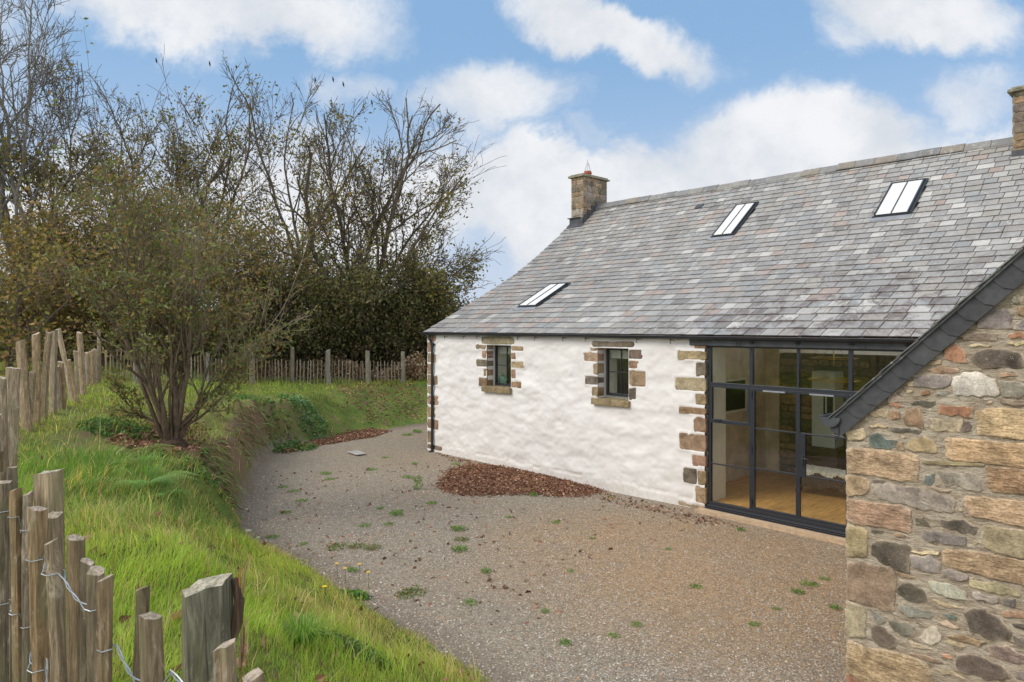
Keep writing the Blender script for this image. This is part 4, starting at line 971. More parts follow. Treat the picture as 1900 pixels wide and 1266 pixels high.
for p in t.data.polygons:
    if p.center.z < -.04 + .03 * math.sin(p.center.x * 17): p.material_index = 1
t = stand('framed_picture', 7.73, 2.3, 1.5, 'dark picture in a pale frame on the inner left wall', 'picture')
m_ = MB(); m_.box(7.73, 7.76, 1.55, 1.60, 1.55, 2.25); m_.box(7.73, 7.76, 2.50, 2.55, 1.55, 2.25); m_.box(7.73, 7.76, 1.60, 2.50, 1.55, 1.60); m_.box(7.73, 7.76, 1.60, 2.50, 2.20, 2.25); m_.build('picture_frame', M('plaster_pale'), t)
m_ = MB(); m_.box(7.735, 7.75, 1.60, 2.50, 1.60, 2.20); m_.build('print', M('dark_picture'), t)
t = stand('pendant_lamp', 10.05, 2.4, 2.2, 'brass hoop pendant lamp hanging inside behind the upper panes', 'lamp')
c_ = atZ(1547, 705, 13.2); cx_, cy_ = c_[0], c_[1]; zr = c_[2]; t.location = (cx_, cy_, zr); bpy.context.view_layer.update()
m_ = MB(); rr = .46; m_.tube([(cx_ + rr * math.cos(a), cy_ + rr * math.sin(a), zr) for a in np.linspace(0, 2 * math.pi, 33)], .012, 6, caps=False); m_.build('hoop', M('brass'), t)
m_ = MB(); m_.tube([(cx_ + .45 * math.cos(a) * .9, cy_ + .45 * math.sin(a) * .9, zr + .42) for a in np.linspace(0, 2 * math.pi, 25)], .008, 5, caps=False); m_.build('upper_hoop', M('brass'), t)
m_ = MB(); m_.tube([(cx_, cy_, zr + .3), (cx_, cy_, zr + 1.0)], .007, 5)
for k in range(4):
    a = k * math.pi / 2 + .4; m_.tube([(cx_ + .44 * math.cos(a), cy_ + .44 * math.sin(a), zr + .42), (cx_ + .2 * math.cos(a), cy_ + .2 * math.sin(a), zr + .46), (cx_, cy_, zr + .72)], .006, 4)
m_.build('suspension', M('brass'), t)
c_ = ony(1532, 760, 3.1); x = c_[0]
t = stand('wood_stove', x, 3.2, .15, 'tall pale green cabinet with a dark slotted door against the stone wall inside', 'cabinet')
m_ = MB(); m_.box(x - .22, x + .24, 2.95, 3.40, .9, 2.42); m_.build('carcass', M('pale_paint'), t, bevel=.01)
m_ = MB(); m_.box(x + .02, x + .20, 2.935, 2.95, 1.55, 2.0); m_.build('slotted_door', M('dark_picture'), t)
m_ = MB(); m_.box(x + .06, x + .09, 2.92, 2.937, 1.6, 1.95); m_.build('grille_bar', M('pale_paint'), t)
m_ = MB(); m_.box(x - .3, x + .3, 2.9, 3.42, .15, .9); m_.build('plinth', M('dark_wood'), t)
t.name = 'tall_cabinet'
t = stand('enamel_jug', 2.95, .40, 1.9, 'pale green enamel watering jug on the inner sill of the left window', 'jug')
p = ony(932, 705, .42); jx, jz = p[0], 1.90
m_ = MB(); m_.lathe((jx, .42, jz + .02), [(.085, 0), (.10, .03), (.105, .12), (.09, .18), (.05, .20)], 16); m_.build('body', M('green_enamel'), t, smooth=True)
m_ = MB(); m_.tube([(jx - .07, .42, jz + .19), (jx - .05, .42, jz + .27), (jx + .05, .42, jz + .27), (jx + .08, .42, jz + .18)], .008, 6); m_.build('handle', M('green_enamel'), t)
m_ = MB(); m_.tube([(jx + .09, .42, jz + .08), (jx + .17, .42, jz + .18), (jx + .19, .42, jz + .24)], [.02, .013, .012], 8); m_.build('spout', M('green_enamel'), t)

# ------------------------------------------------------------------ fences of cleft stakes
def stake(base, top, w_, t_, col, seed=None, end='wood_end', slant=.25, segs=12, nside=8, rough=.12, parent=None, name='pale', cr_=1):
    r = random.Random(seed if seed is not None else rnd.random()); b = np.array(base, float); tp = np.array(top, float)
    ax_ = tp - b; L = np.linalg.norm(ax_); ax_ /= L; an = r.uniform(-.35, .35)
    A = RT * math.cos(an) + FW * math.sin(an); A = A - ax_ * (A @ ax_); A /= np.linalg.norm(A); B = np.cross(ax_, A)
    ang = sorted((2 * math.pi * (j + r.uniform(-.25, .25)) / nside) for j in range(nside)); rad = [r.uniform(.82, 1.12) for _ in ang]
    sa = r.uniform(-1, 1) * slant; sb = r.uniform(-.3, .9) * slant; vs = []; sd_ = r.uniform(0, 50)
    bow = r.uniform(-.012, .012) * L; taper = r.uniform(.0, .12)
    for i in range(segs + 1):
        q = i / segs; c = b + (tp - b) * q + A * bow * math.sin(q * math.pi)
        for j in range(nside):
            k = rad[j] * (1 - taper * q) * (1 + rough * mn.noise(Vector((j * 1.7, q * L * 5, sd_))))
            u_, v_ = math.cos(ang[j]), math.sin(ang[j])
            m = max(abs(u_), abs(v_)); u_, v_ = u_ * (.6 + .4 / m), v_ * (.6 + .4 / m)
            pt = c + A * u_ * w_ / 2 * k + B * v_ * t_ / 2 * k
            if i == segs: pt = pt + ax_ * (u_ * sa * w_ + v_ * sb * t_ + r.uniform(-.06, .06) * w_)
            vs.append(pt)
    fs = [(i * nside + j, i * nside + (j + 1) % nside, (i + 1) * nside + (j + 1) % nside, (i + 1) * nside + j) for i in range(segs) for j in range(nside)]
    top_i = segs * nside; k = r.uniform(.8, 1.2); hu = r.uniform(-1, 1); k *= r.uniform(.88, 1.08); m_ = MB(); m_.cc = tuple(k * c * t_ for c, t_ in zip(col, (1 + .10 * hu, 1., 1 - .16 * hu)))
    m_.add(vs, fs); cen = np.mean(vs[top_i:], axis=0) + ax_ * .002
    m_.add([*vs[top_i:top_i + nside], cen], [(j, (j + 1) % nside, nside) for j in range(nside)], col=tuple(c * 1.1 + .12 for c in col))
    return m_.build(name, M('old_wood'), parent)
WOOD = (.24, .175, .11); WOODP = (.36, .27, .185)
ff = empty('paling_fence', (12.8, -10.6, 1.5), 'close foreground fence of cleft chestnut pales tied with galvanised wire', 'fence')
FG = [  # centre px, top py, width px, depth, px shift of the foot, kind
 (9, 894, 22, 2.42, 0, 0), (28, 909, 20, 2.30, 4, 0), (51, 916, 20, 2.30, 0, 0), (69, 943, 31, 2.02, 4, 0), (101, 955, 29, 2.12, 0, 0), (97, 1004, 31, 1.78, 10, 0), (140, 998, 32, 1.92, 0, 0),
 (163, 1041, 27, 1.70, -4, 0), (179, 1059, 32, 1.58, -2, 0), (196, 1072, 27, 1.47, 8, 0), (265, 1092, 27, 1.50, -12, 0), (281, 1144, 42, 1.28, 6, 0), (417, 1196, 42, 1.16, 26, 0), (467, 1254, 40, 1.06, 12, 0)]
fgpos = []
for i, (cx_, ty, wp, Z_, sh, k) in enumerate(FG):
    tp = atZ(cx_, ty, Z_); q = atZ(cx_ + sh * 2.2, ty, Z_); zb = gz(tp[0], tp[1]) - .1; base = (q[0], q[1], zb); ww = wp * Z_ / F_PX
    stake(base, tp, ww, ww * .8, WOOD, seed=i + 2, parent=ff, slant=.22, segs=16); fgpos.append((tp, ww, q))
for (cx_, ty, wp, Z_, h) in ((92, 876, 61, 2.35, 0), (385, 1082, 86, 1.36, 0)):
    tp = atZ(cx_, ty, Z_); ww = wp * Z_ / F_PX
    stake((tp[0], tp[1], gz(tp[0], tp[1]) - .2), tp, ww, ww * .55 if cx_ < 200 else ww * .9, (.31, .26, .19) if cx_ < 200 else (.25, .215, .135), seed=31 + cx_, parent=ff, name='post', slant=.08 if cx_ < 200 else .2, segs=20, nside=12, rough=.08)
# bark and splinters on the near post
tp = atZ(424, 1092, 1.37); m_ = MB(); m_.cc = (.10, .065, .045)
ps = [tp + RT * (.012 + .010 * math.sin(i * 1.3)) - UP * (i * .045 - .02) for i in range(20)]; m_.tube(ps, [.006 + .006 * abs(math.sin(i * .9)) for i in range(20)], 6)
for k in range(16):
    b0 = tp + RT * (.022 + rnd.uniform(-.004, .008)) - UP * rnd.uniform(.0, .38); cc_ = rnd.choice([(.45, .20, .08), (.5, .34, .2), (.3, .14, .07)])
    m_.tube([b0, b0 + UP * rnd.uniform(.02, .06) + RT * rnd.uniform(-.002, .010), b0 + UP * rnd.uniform(.05, .10) + RT * rnd.uniform(.0, .02)], [.0032, .0024, .0005], 4, col=cc_)
m_.build('split_bark', M('old_wood'), ff)
x = 11.9
for i in range(17):                                   # the fence goes on out of frame, both ways
    px_ = 11.62 - .085 * i if i < 12 else 14.0 + .10 * (i - 12) * 1.2
    py_ = -10.66 + rnd.uniform(-.03, .03) + (0.02 * (i - 12) if i >= 12 else 0.004 * i); b = gz(px_, py_)
    zt_ = 2.78 + rnd.uniform(-.05, .03) if i < 12 else 2.70
    q = np.array([px_, py_, zt_]) - CAM
    if i >= 12 and (q @ FW) > .95: continue
    stake((px_, py_, b - .1), (px_, py_, zt_), .045, .035, WOOD, parent=ff)
def fence_wire(lst, dz, r=.0016, jit=.01):
    P = sorted(lst, key=lambda a: a[0] @ RT * -1); m_ = MB()
    for s_ in (1, -1):
        pts = []
        for i, (tp, ww, q) in enumerate(P):
            zz = 2.78 + dz + .03 * math.sin(i * 1.7)
            f_ = (tp[2] - zz) / max(tp[2] - 1.5, .3); c = tp + (q - tp) * f_; c = np.array([c[0], c[1], zz])
            a = s_ * (1 if i % 2 else -1); dpt = -FW * a * ww * .56
            pts += [c - RT * -ww * .5 + dpt * .5 + UP * .002, c + dpt, c - RT * ww * .5 + dpt * .5]
            if i + 1 < len(P):
                n2 = P[i + 1][0]; nx3 = np.array([n2[0], n2[1], zz]); st2 = c - RT * ww * .6; en = nx3 + RT * P[i + 1][1] * .6
                for k in range(1, 8): ph = k / 8 * math.pi * 3 + (0 if s_ > 0 else math.pi); pts.append(st2 + (en - st2) * k / 8 + UP * math.sin(ph) * .0035 + FW * math.cos(ph) * .0035 - UP * .01 * math.sin(k / 8 * math.pi))
        m_.tube(pts, r, 5)
    return m_
wl = [fgpos[i] for i in (0, 1, 2, 3, 5, 8, 9, 11, 12, 13)]
fence_wire(wl, -.115).build('wire', M('galv'), ff); fence_wire(wl, -.44).build('wire', M('galv'), ff)

# tall cleft stakes along the left of the bank
lf = empty('stake_fence', (2, -9, 1.6), 'uneven leaning fence of tall cleft stakes along the left of the bank', 'fence')
LF = [(3, 701, 14, 880, 20, 5.6), (25, 683, 16, 900, 27, 6.2), (38, 632, 51, 800, 19, 0), (50, 693, 48, 798, 10, 0), (61, 690, 51, 798, 12, 0), (66, 620, 66, 788, 15, 0), (91, 617, 80, 777, 12, 0), (100, 614, 98, 767, 14, 0), (108, 611, 138, 752, 11, 0),
      (113, 672, 120, 757, 11, 0), (106, 680, 112, 760, 9, 0), (128, 668, 146, 748, 7, 0), (141, 652, 146, 728, 10, 0), (147, 617, 155, 738, 12, 0), (161, 655, 162, 716, 8, 0), (168, 652, 169, 715, 8, 0), (176, 648, 175, 712, 8, 0), (184, 612, 184, 709, 8, 0), (172, 650, 172, 712, 6, 0)]
for i, (tx_, ty, bx, by, wp, Z_) in enumerate(LF):
    if Z_: b = atZ(bx, by, Z_); b[2] = gz(b[0], b[1]) - .1
    else: b = on_ground(bx, by); Z_ = (b - CAM) @ FW; b = b - UP * .08
    tp = atZ(tx_, ty, Z_); ww = wp * Z_ / F_PX
    stake(b, tp, ww, ww * .7, WOODP, seed=100 + i, parent=lf, name='stake' if wp != 28 else 'post', slant=.2, segs=12, rough=.16)
for i in range(16):                                   # out of frame, joining both fences
    a = i / 15; x_, y_ = 10.45 * (1 - a) + 7.6 * a, -10.66 * (1 - a) - 10.2 * a
    stake((x_, y_, gz(x_, y_) - .1), (x_ + rnd.uniform(-.05, .05), y_, gz(x_, y_) + rnd.uniform(1.0, 1.3)), .075, .05, WOODP, parent=lf, name='stake')

# low pale fence at the far side of the bank
pf = empty('pale_fence', (-7, 1, 1.3), 'low distant fence of thin chestnut pales and round posts below the dark trees', 'fence')
k = 0; pxs = np.linspace(197, 838, 99); fpos = []
for i, px in enumerate(pxs):
    by = np.interp(px, [195, 260, 400, 600, 800, 840], [706, 708, 711, 712, 706, 704]); ty = np.interp(px, [195, 260, 400, 500, 800], [650, 653, 664, 668, 672]) + rnd.uniform(-1.8, 1.8)
    b = on_ground(px, by); Z_ = (b - CAM) @ FW; tp = atZ(px + rnd.uniform(-2.2, 2.2), ty, Z_)
    stake(b - UP * .05, tp, .045 if i % 7 else .06, .03, (.34, .27, .19), seed=i, parent=pf, segs=3, nside=5); fpos.append((b, tp))
for px, ty, by, wp in ((255, 640, 712, 14), (467, 643, 716, 8), (543, 645, 714, 8), (610, 650, 714, 9), (683, 651, 713, 8.5), (748, 653, 710, 7), (385, 655, 712, 8)):
    b = on_ground(px, by); Z_ = (b - CAM) @ FW; ww = wp * Z_ / F_PX; stake(b - UP * .1, atZ(px + rnd.uniform(-1.5, 1.5), ty, Z_), ww, ww, (.27, .235, .185), seed=px, parent=pf, name='post', segs=8, nside=8)
for q in (.18, .75):
    m_ = MB(); m_.tube([b + (t2 - b) * (1 - q) - FW * .03 for b, t2 in fpos], .004, 4); m_.build('wire', M('galv'), pf)

# ------------------------------------------------------------------ leaves and blades (vectorised)
def leaf_mesh(name, C_, size, cols, matn, parent=None, loc=None, flat=0., elong=1.5, jit=.35):
    """one small folded leaf (2 quads sharing a midrib) per centre"""
    n_ = len(C_); size = np.broadcast_to(size, (n_,)) * nrs.uniform(1 - jit, 1 + jit, n_)
    a = nrs.normal(size=(n_, 3)); a[:, 2] *= (1 - flat); a /= np.linalg.norm(a, axis=1, keepdims=True)
    b = nrs.normal(size=(n_, 3)); b -= a * (b * a).sum(1, keepdims=True)
    if flat: b[:, 2] *= (1 - flat)
    b /= np.linalg.norm(b, axis=1, keepdims=True); c = np.cross(a, b); s = size[:, None]
    fold = nrs.uniform(-.25, .45, (n_, 1))
    pts = [C_ - a * s * elong * .5, C_ + a * s * elong * .5, C_ + b * s * .42 + c * s * fold - a * s * .1, C_ - b * s * .42 + c * s * fold - a * s * .1]
    V_ = np.stack(pts, 1).reshape(-1, 3); i = np.arange(n_) * 4
    F_ = np.stack([i, i + 2, i + 1], 1); G_ = np.stack([i, i + 1, i + 3], 1)
    return mesh_np(name, V_, np.concatenate([F_, G_]), M(matn), parent, cols=np.repeat(cols, 4, 0), loc=loc)
def pick_cols(n_, pal, var=.25):
    P = np.array([p[1:] for p in pal]); w_ = np.array([p[0] for p in pal], float); w_ /= w_.sum()
    c = P[nrs.choice(len(pal), n_, p=w_)]; return np.clip(c * nrs.uniform(1 - var, 1 + var, (n_, 1)), 0, 1)
def blades(name, X, Y, Zb, h, w_, cols, matn='blade', bend=.5, wind=None, parent=None, loc=None):
    n_ = len(X); B = np.stack([X, Y, Zb], 1); ang = nrs.uniform(0, 2 * math.pi, n_)
    a = np.stack([np.cos(ang), np.sin(ang), np.zeros(n_)], 1)
    wd = np.stack([vnoise(X, Y, .9, 31), vnoise(X, Y, .9, 32), np.zeros(n_)], 1) * (.9 if wind is None else wind)
    ln = nrs.normal(size=(n_, 3)) * .33; ln[:, 2] = 0; ln += wd * .6; ln *= bend; h = np.asarray(h)[:, None]; w_ = np.asarray(w_)[:, None]
    L0 = B; L1 = B + ln * h * .35 + np.array([0, 0, 1]) * h * .55; L2 = B + ln * h * 1.25 + np.array([0, 0, 1]) * h * (1 - .35 * np.clip((ln ** 2).sum(1, keepdims=True), 0, 1.5))
    V_ = np.stack([L0 - a * w_ * .5, L0 + a * w_ * .5, L1 - a * w_ * .42, L1 + a * w_ * .42, L2], 1).reshape(-1, 3)
    i = np.arange(n_) * 5; F4 = np.stack([i, i + 1, i + 3, i + 2], 1); F3 = np.stack([i + 2, i + 3, i + 4], 1)
    return mesh_np(name, V_, [F4, F3], M(matn), parent, cols=np.repeat(cols, 5, 0), loc=loc)

# ------------------------------------------------------------------ grass
def sample_bank(n_, r0, r1, a0=-46, a1=50, power=1.6):
    u_ = nrs.uniform(0, 1, n_); p = 1 - power if power != 1 else 0
    if abs(power - 1) < 1e-6: r = r0 * (r1 / r0) ** u_
    else: e = 2 - power; r = (r0 ** e + u_ * (r1 ** e - r0 ** e)) ** (1 / e)
    an = np.radians(nrs.uniform(a0, a1, n_)); d = FW[None] * np.cos(an)[:, None] + RT[None] * np.sin(an)[:, None]
    return CAM[0] + d[:, 0] * r, CAM[1] + d[:, 1] * r, r
SHRUB = on_ground(320, 822)
LIT = [(SHRUB[0] + .1, SHRUB[1] - .1, 1.0), (SHRUB[0] - .1, SHRUB[1] - 1.0, .7)]
X, Y, Rr = sample_bank(430000, 1.1, 30, power=1.75)
Zg, Dg, Sg = terrain(X, Y, True)
thin = vnoise(X, Y, 1.2, 41) * .5 + vnoise(X, Y, 3.5, 42) * .3
keep = (Dg > .02 + .14 * vnoise(X, Y, 4, 43)) & (nrs.uniform(size=len(X)) > .68 * Sg)
keep &= ~((Y < -10.72) & (X > 10)) | (nrs.uniform(size=len(X)) < .5)
for lx, ly, lr in LIT: keep &= (np.hypot(X - lx, Y - ly) > lr * (1 + .4 * vnoise(X, Y, 3, 6))) | (nrs.uniform(size=len(X)) < .12)
keep &= (X < 20) & (Y < 16) & (thin > -.62)
backslope = (X < -3.0) & (Y > .2) & (Dg < 2.7)
keep &= ~backslope | (nrs.uniform(size=len(X)) < .55)
X, Y, Rr, Zg, Dg, Sg, thin = [q[keep] for q in (X, Y, Rr, Zg, Dg, Sg, thin)]
patch = vnoise(X, Y, .55, 51) * .6 + vnoise(X, Y, 1.7, 52) * .4; tall = vnoise(X, Y, .8, 53)
h = np.clip(.098 + .045 * tall + .035 * nrs.normal(size=len(X)), .04, .30) * np.clip(.55 + Dg * .5, .5, 1.15)
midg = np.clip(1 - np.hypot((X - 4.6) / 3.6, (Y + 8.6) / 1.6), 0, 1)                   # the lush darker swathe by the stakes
clump = vnoise(X, Y, 4.2, 54) * .35 + vnoise(X, Y, 9., 55) * .25; h = h * (1 + clump)
h = h * (1 + .9 * midg); h = np.where(Sg > .3, h * .8, h); h = np.where(backslope[keep], h * .5, h)
wv_ = np.clip(.0030 + .00060 * Rr, .003, .02)
base_c = np.array([.37, .53, .075]); deep = np.array([.17, .31, .075]); yel = np.array([.58, .56, .16]); straw = np.array([.70, .54, .27]); brn = np.array([.32, .21, .10])
n_ = len(X); q = nrs.uniform(size=n_); farf = np.clip((Rr - 8) / 8, 0, 1)[:, None]; pf_ = np.clip(.5 + patch, 0, 1)[:, None]
c = base_c * (1 - .42 * pf_) + yel * .42 * pf_; c = c * (1 - .55 * farf) + np.array([.27, .38, .08]) * .55 * farf
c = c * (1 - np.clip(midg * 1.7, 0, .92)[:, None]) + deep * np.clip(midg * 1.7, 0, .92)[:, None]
edgey = np.clip(1 - Dg / .8, 0, 1) * (X > 3); q2 = q - .35 * edgey - .12 * np.clip(patch, 0, 1)
Zs = [(on_ground(270, 965), 1.5), (on_ground(410, 975), .9), (on_ground(760, 1200), .9), (on_ground(620, 1120), .8), (on_ground(150, 905), .7)]
zs = sum(np.clip(1.2 - np.hypot(X - p[0], Y - p[1]) / r_, 0, 1) for p, r_ in Zs) * .6
spt = zs * (.5 + .5 * nrs.uniform(size=n_)) + np.clip(vnoise(X, Y, .9, 57) * .8 + vnoise(X, Y, 2.6, 58) * .5 - .05, 0, 1) * (1 - np.clip(midg * 2, 0, 1))
c = np.where((nrs.uniform(size=n_) < spt * .75)[:, None], np.array([.62, .50, .22]) * nrs.uniform(.6, 1.15, (n_, 1)), c)
c = np.where((q2 < .075)[:, None], straw * nrs.uniform(.7, 1.15, (n_, 1)), c); c = np.where((q > .955)[:, None], brn, c)
c = np.where((nrs.uniform(size=n_) < Sg * .42)[:, None], brn * nrs.uniform(.6, 1.5, (n_, 1)), c)
bsl = backslope[keep]; c = np.where((bsl & (q < .55))[:, None], np.array([.40, .30, .16]) * nrs.uniform(.7, 1.3, (n_, 1)), c)
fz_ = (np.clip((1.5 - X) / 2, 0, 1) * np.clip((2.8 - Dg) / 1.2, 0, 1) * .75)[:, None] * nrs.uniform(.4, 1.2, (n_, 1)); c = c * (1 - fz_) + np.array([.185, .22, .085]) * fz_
c *= (1 + .45 * clump[:, None]) * nrs.uniform(.70, 1.25, (n_, 1))
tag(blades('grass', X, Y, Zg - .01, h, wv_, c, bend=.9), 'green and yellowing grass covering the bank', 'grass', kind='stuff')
# long straw coloured wisps and seed stalks
X, Y, Rr = sample_bank(5200, 2.2, 22, power=1.5); Zg, Dg, Sg = terrain(X, Y, True); k = (Dg > .05) & (X < 14) & (vnoise(X, Y, 1.1, 61) > .05) & (Y > -10.6)
X, Y, Zg, Rr = X[k], Y[k], Zg[k], Rr[k]
tag(blades('dry_grass', X, Y, Zg, nrs.uniform(.18, .38, len(X)), .0025 + .0004 * Rr, pick_cols(len(X), [(3, .74, .60, .32), (2, .58, .56, .22), (1, .42, .26, .12)]), bend=1.1), 'long straw coloured grass stalks scattered over the bank', 'dry grass', kind='stuff')
# thin gravel-top growth and overhanging roots on the scarp
pr = [(p, i) for i, p in enumerate(TOE)]; XX = []; 
tt = nrs.uniform(9.0, 14.2, 3600); ii = tt.astype(int); fr_t = tt - ii
P0 = TOE[ii] * (1 - fr_t)[:, None] + TOE[ii + 1] * fr_t[:, None]; dv = TOE[ii + 1] - TOE[ii]; nv = np.stack([dv[:, 1], -dv[:, 0]], 1); nv /= np.linalg.norm(nv, axis=1, keepdims=True)
sgn = 1 if toe([P0[0][0] + nv[0][0] * .3], [P0[0][1] + nv[0][1] * .3])[0][0] > 0 else -1
off = nrs.uniform(.08, .6, (len(tt), 1)); PP = P0 + nv * sgn * off; Zg = terrain(PP[:, 0], PP[:, 1]); k = vnoise(PP[:, 0], PP[:, 1], 1.6, 66) > -.25
PP, Zg, nn, off = PP[k], Zg[k], nv[k] * sgn, off[k]
m0 = len(PP); B = np.stack([PP[:, 0], PP[:, 1], Zg], 1); L = nrs.uniform(.06, .20, (m0, 1)); dr_ = np.concatenate([-nn, np.full((m0, 1), -1.1)], 1) + nrs.normal(size=(m0, 3)) * .45
a = nrs.normal(size=(m0, 3)) * .005
V_ = np.stack([B - a, B + a, B + dr_ * L * .4 + [0, 0, .03] + a * .8, B + dr_ * L * .4 + [0, 0, .03] - a * .8, B + dr_ * L], 1).reshape(-1, 3); i = np.arange(m0) * 5
rt = mesh_np('roots', V_, [np.stack([i, i + 1, i + 2, i + 3], 1), np.stack([i + 3, i + 2, i + 4], 1)], M('dead_leaf'), cols=np.repeat(pick_cols(m0, [(3, .24, .15, .09), (1, .36, .25, .15), (1, .12, .08, .05), (3, .20, .30, .08)]), 5, 0))
tag(rt, 'brown roots and dead stalks hanging from the cut face of the bank', 'roots', kind='stuff')

# ------------------------------------------------------------------ fallen leaves
DEAD = [(4, .28, .135, .085), (3, .37, .20, .125), (3, .20, .10, .068), (1, .50, .34, .22), (2, .14, .08, .055)]
def in_outline(P, X, Y): return inpoly([(a, b) for a, b in P], X, Y)
def litter(name, poly_px, n_, mound, label, cat, size=.05, z0=0.0, soft=.25):
    P = np.array([on_ground(*p)[:2] for p in poly_px]); lo, hi = P.min(0), P.max(0); c0 = P.mean(0); got = []
    while sum(len(g) for g in got) < n_:
        X = nrs.uniform(lo[0] - soft, hi[0] + soft, n_ * 2); Y = nrs.uniform(lo[1] - soft, hi[1] + soft, n_ * 2)
        d = nrs.normal(size=(len(X), 2)) * soft * .4; k = in_outline(P, X + d[:, 0], Y + d[:, 1]) & (vnoise(X, Y, 2.5, 71) * .5 + nrs.uniform(size=len(X)) > .05)
        got.append(np.stack([X[k], Y[k]], 1))
    Q2 = np.concatenate(got)[:n_]; X, Y = Q2.T; Zg = terrain(X, Y)
    ins = np.zeros(n_)
    for _ in range(6): d = nrs.normal(size=(n_, 2)) * soft; ins += in_outline(P, X + d[:, 0], Y + d[:, 1]) / 6
    ht = mound * ins * (1 + .5 * vnoise(X, Y, 3, 72)); C_ = np.stack([X, Y, Zg + .008 + nrs.uniform(0, 1, n_) * ht + .01 * nrs.uniform(size=n_)], 1)
    o = leaf_mesh(name, C_, size, pick_cols(n_, DEAD), 'dead_leaf', flat=.55, elong=1.4); tag(o, label, cat, kind='stuff'); return o
litter('leaf_pile', [(816, 906), (836, 872), (880, 864), (940, 868), (1000, 880), (1060, 894), (1120, 912), (1060, 922), (980, 917), (900, 920), (850, 918)], 11000, .035, 'drift of russet fallen leaves against the whitewashed wall', 'leaf pile', .045, soft=.24)
litter('fallen_leaves', [(520, 836), (600, 812), (690, 796), (725, 800), (690, 812), (600, 826), (530, 842)], 4500, .05, 'russet leaves drifted along the foot of the bank', 'fallen leaves', .055, soft=.12)
litter('fallen_leaves', [(255, 800), (330, 760), (380, 800), (370, 835), (300, 838), (230, 850), (200, 800)], 2600, .02, 'brown leaves lying round the foot of the many stemmed shrub', 'fallen leaves', .05, soft=.2)
litter('fallen_leaves', [(620, 715), (700, 705), (780, 718), (785, 775), (700, 790), (640, 770)], 1700, .01, 'thin scatter of brown leaves on the slope behind the cottage corner', 'fallen leaves', .06, soft=.4)
litter('fallen_leaves', [(440, 1000), (700, 1100), (900, 1200), (1200, 1000), (1290, 950), (900, 930), (800, 850), (480, 880)], 380, .0, 'stray brown leaves scattered over the gravel yard', 'fallen leaves', .05, soft=.6)
litter('fallen_leaves', [(790, 836), (850, 850), (1000, 885), (1280, 950), (1400, 985), (1300, 975), (1100, 925), (900, 880)], 700, .01, 'russet leaves along the foot of the whitewashed wall', 'fallen leaves', .045, soft=.12)
# leaves caught in the foreground grass
X, Y, Rr = sample_bank(900, 2.5, 13, power=1.4); Zg, Dg, Sg = terrain(X, Y, True); k = (Dg > .1) & (Y > -10.5) & (vnoise(X, Y, 1.5, 75) > -.1); C_ = np.stack([X, Y, Zg + nrs.uniform(.04, .10, len(X))], 1)[k]
o = leaf_mesh('fallen_leaves', C_, .065, pick_cols(len(C_), DEAD + [(2, .40, .25, .15)]), 'dead_leaf', flat=.4); tag(o, 'brown sycamore leaves caught in the grass of the near bank', 'fallen leaves', kind='stuff')

# ------------------------------------------------------------------ loose stones of the gravel
X = []; 
u_ = nrs.uniform(size=70000); r = 5.2 * (16 / 5.2) ** u_; an = np.radians(nrs.uniform(-24, 30, len(u_))); dd_ = FW[None] * np.cos(an)[:, None] + RT[None] * np.sin(an)[:, None]
X, Y = CAM[0] + dd_[:, 0] * r, CAM[1] + dd_[:, 1] * r; Zg, Dg, Sg = terrain(X, Y, True); k = (Dg < .05) & ((Y < -.12) | (X < -.2)) & (vnoise(X, Y, .9, 81) * .6 + nrs.uniform(-.5, .6, len(X)) > -.25) & ~((X > XW) & (Y > YW))
X, Y, Zg, r = X[k], Y[k], Zg[k], r[k]; n_ = len(X); s_ = nrs.uniform(.006, .013, n_) * nrs.choice([1, 1, 1, 1.4], n_)
oct_ = np.array([(1, 0, 0), (0, 1, 0), (-1, 0, 0), (0, -1, 0), (0, 0, .7), (0, 0, -.6)], float); V_ = np.stack([X, Y, Zg + s_ * .2], 1)[:, None, :] + oct_[None] * s_[:, None, None] * nrs.uniform(.6, 1.4, (n_, 6, 3))
i = (np.arange(n_) * 6)[:, None]; F_ = np.concatenate([i + np.array(t_)[None] for t_ in ((0, 1, 4), (1, 2, 4), (2, 3, 4), (3, 0, 4))])
wq = np.clip(1 - np.hypot((X - 10) / 4.5, (Y + 2.6) / 3.2), 0, 1)[:, None]; c = pick_cols(n_, [(4, .36, .315, .26), (3, .48, .42, .34), (2, .24, .21, .18), (.4, .56, .50, .43), (1, .44, .27, .16)]); c = c * (1 - .35 * wq) + np.array([.36, .24, .15]) * .35 * wq
tag(mesh_np('gravel_stones', V_.reshape(-1, 3), F_, M('pebbles'), cols=np.repeat(c, 6, 0)), 'loose grey and tan stones of the gravel surface', 'gravel', kind='stuff')
for (px, py, sz, lb) in ((460, 987, .055, 'largest pale cobble on the gravel at the foot of the bank'), (479, 998, .03, 'small pale pebble just right of the largest cobble'), (457, 946, .03, 'white pebble on the gravel below the bare scarp'), (489, 886, .03, 'pale pebble under the overhanging scarp')):
    b = on_ground(px, py); m_ = MB(); m_.lathe((b[0], b[1], b[2] - sz * .1), [(sz * .6, 0), (sz, sz * .3), (sz * .85, sz * .6), (sz * .4, sz * .82)], 10); o = m_.build('cobble', M('pebble_pale'), smooth=True, loc=b); tag(o, lb, 'stone')
b = on_ground(662, 843); m_ = MB(); m_.add([(b[0] - .3, b[1] - .12, .02), (b[0] + .25, b[1] - .16, .02), (b[0] + .3, b[1] + .1, .02), (b[0] - .2, b[1] + .16, .02), (b[0] - .3, b[1] - .12, .04), (b[0] + .25, b[1] - .16, .035), (b[0] + .3, b[1] + .1, .04), (b[0] - .2, b[1] + .16, .045)], [(3, 2, 1, 0), (4, 5, 6, 7), (0, 1, 5, 4), (1, 2, 6, 5), (2, 3, 7, 6), (3, 0, 4, 7)])
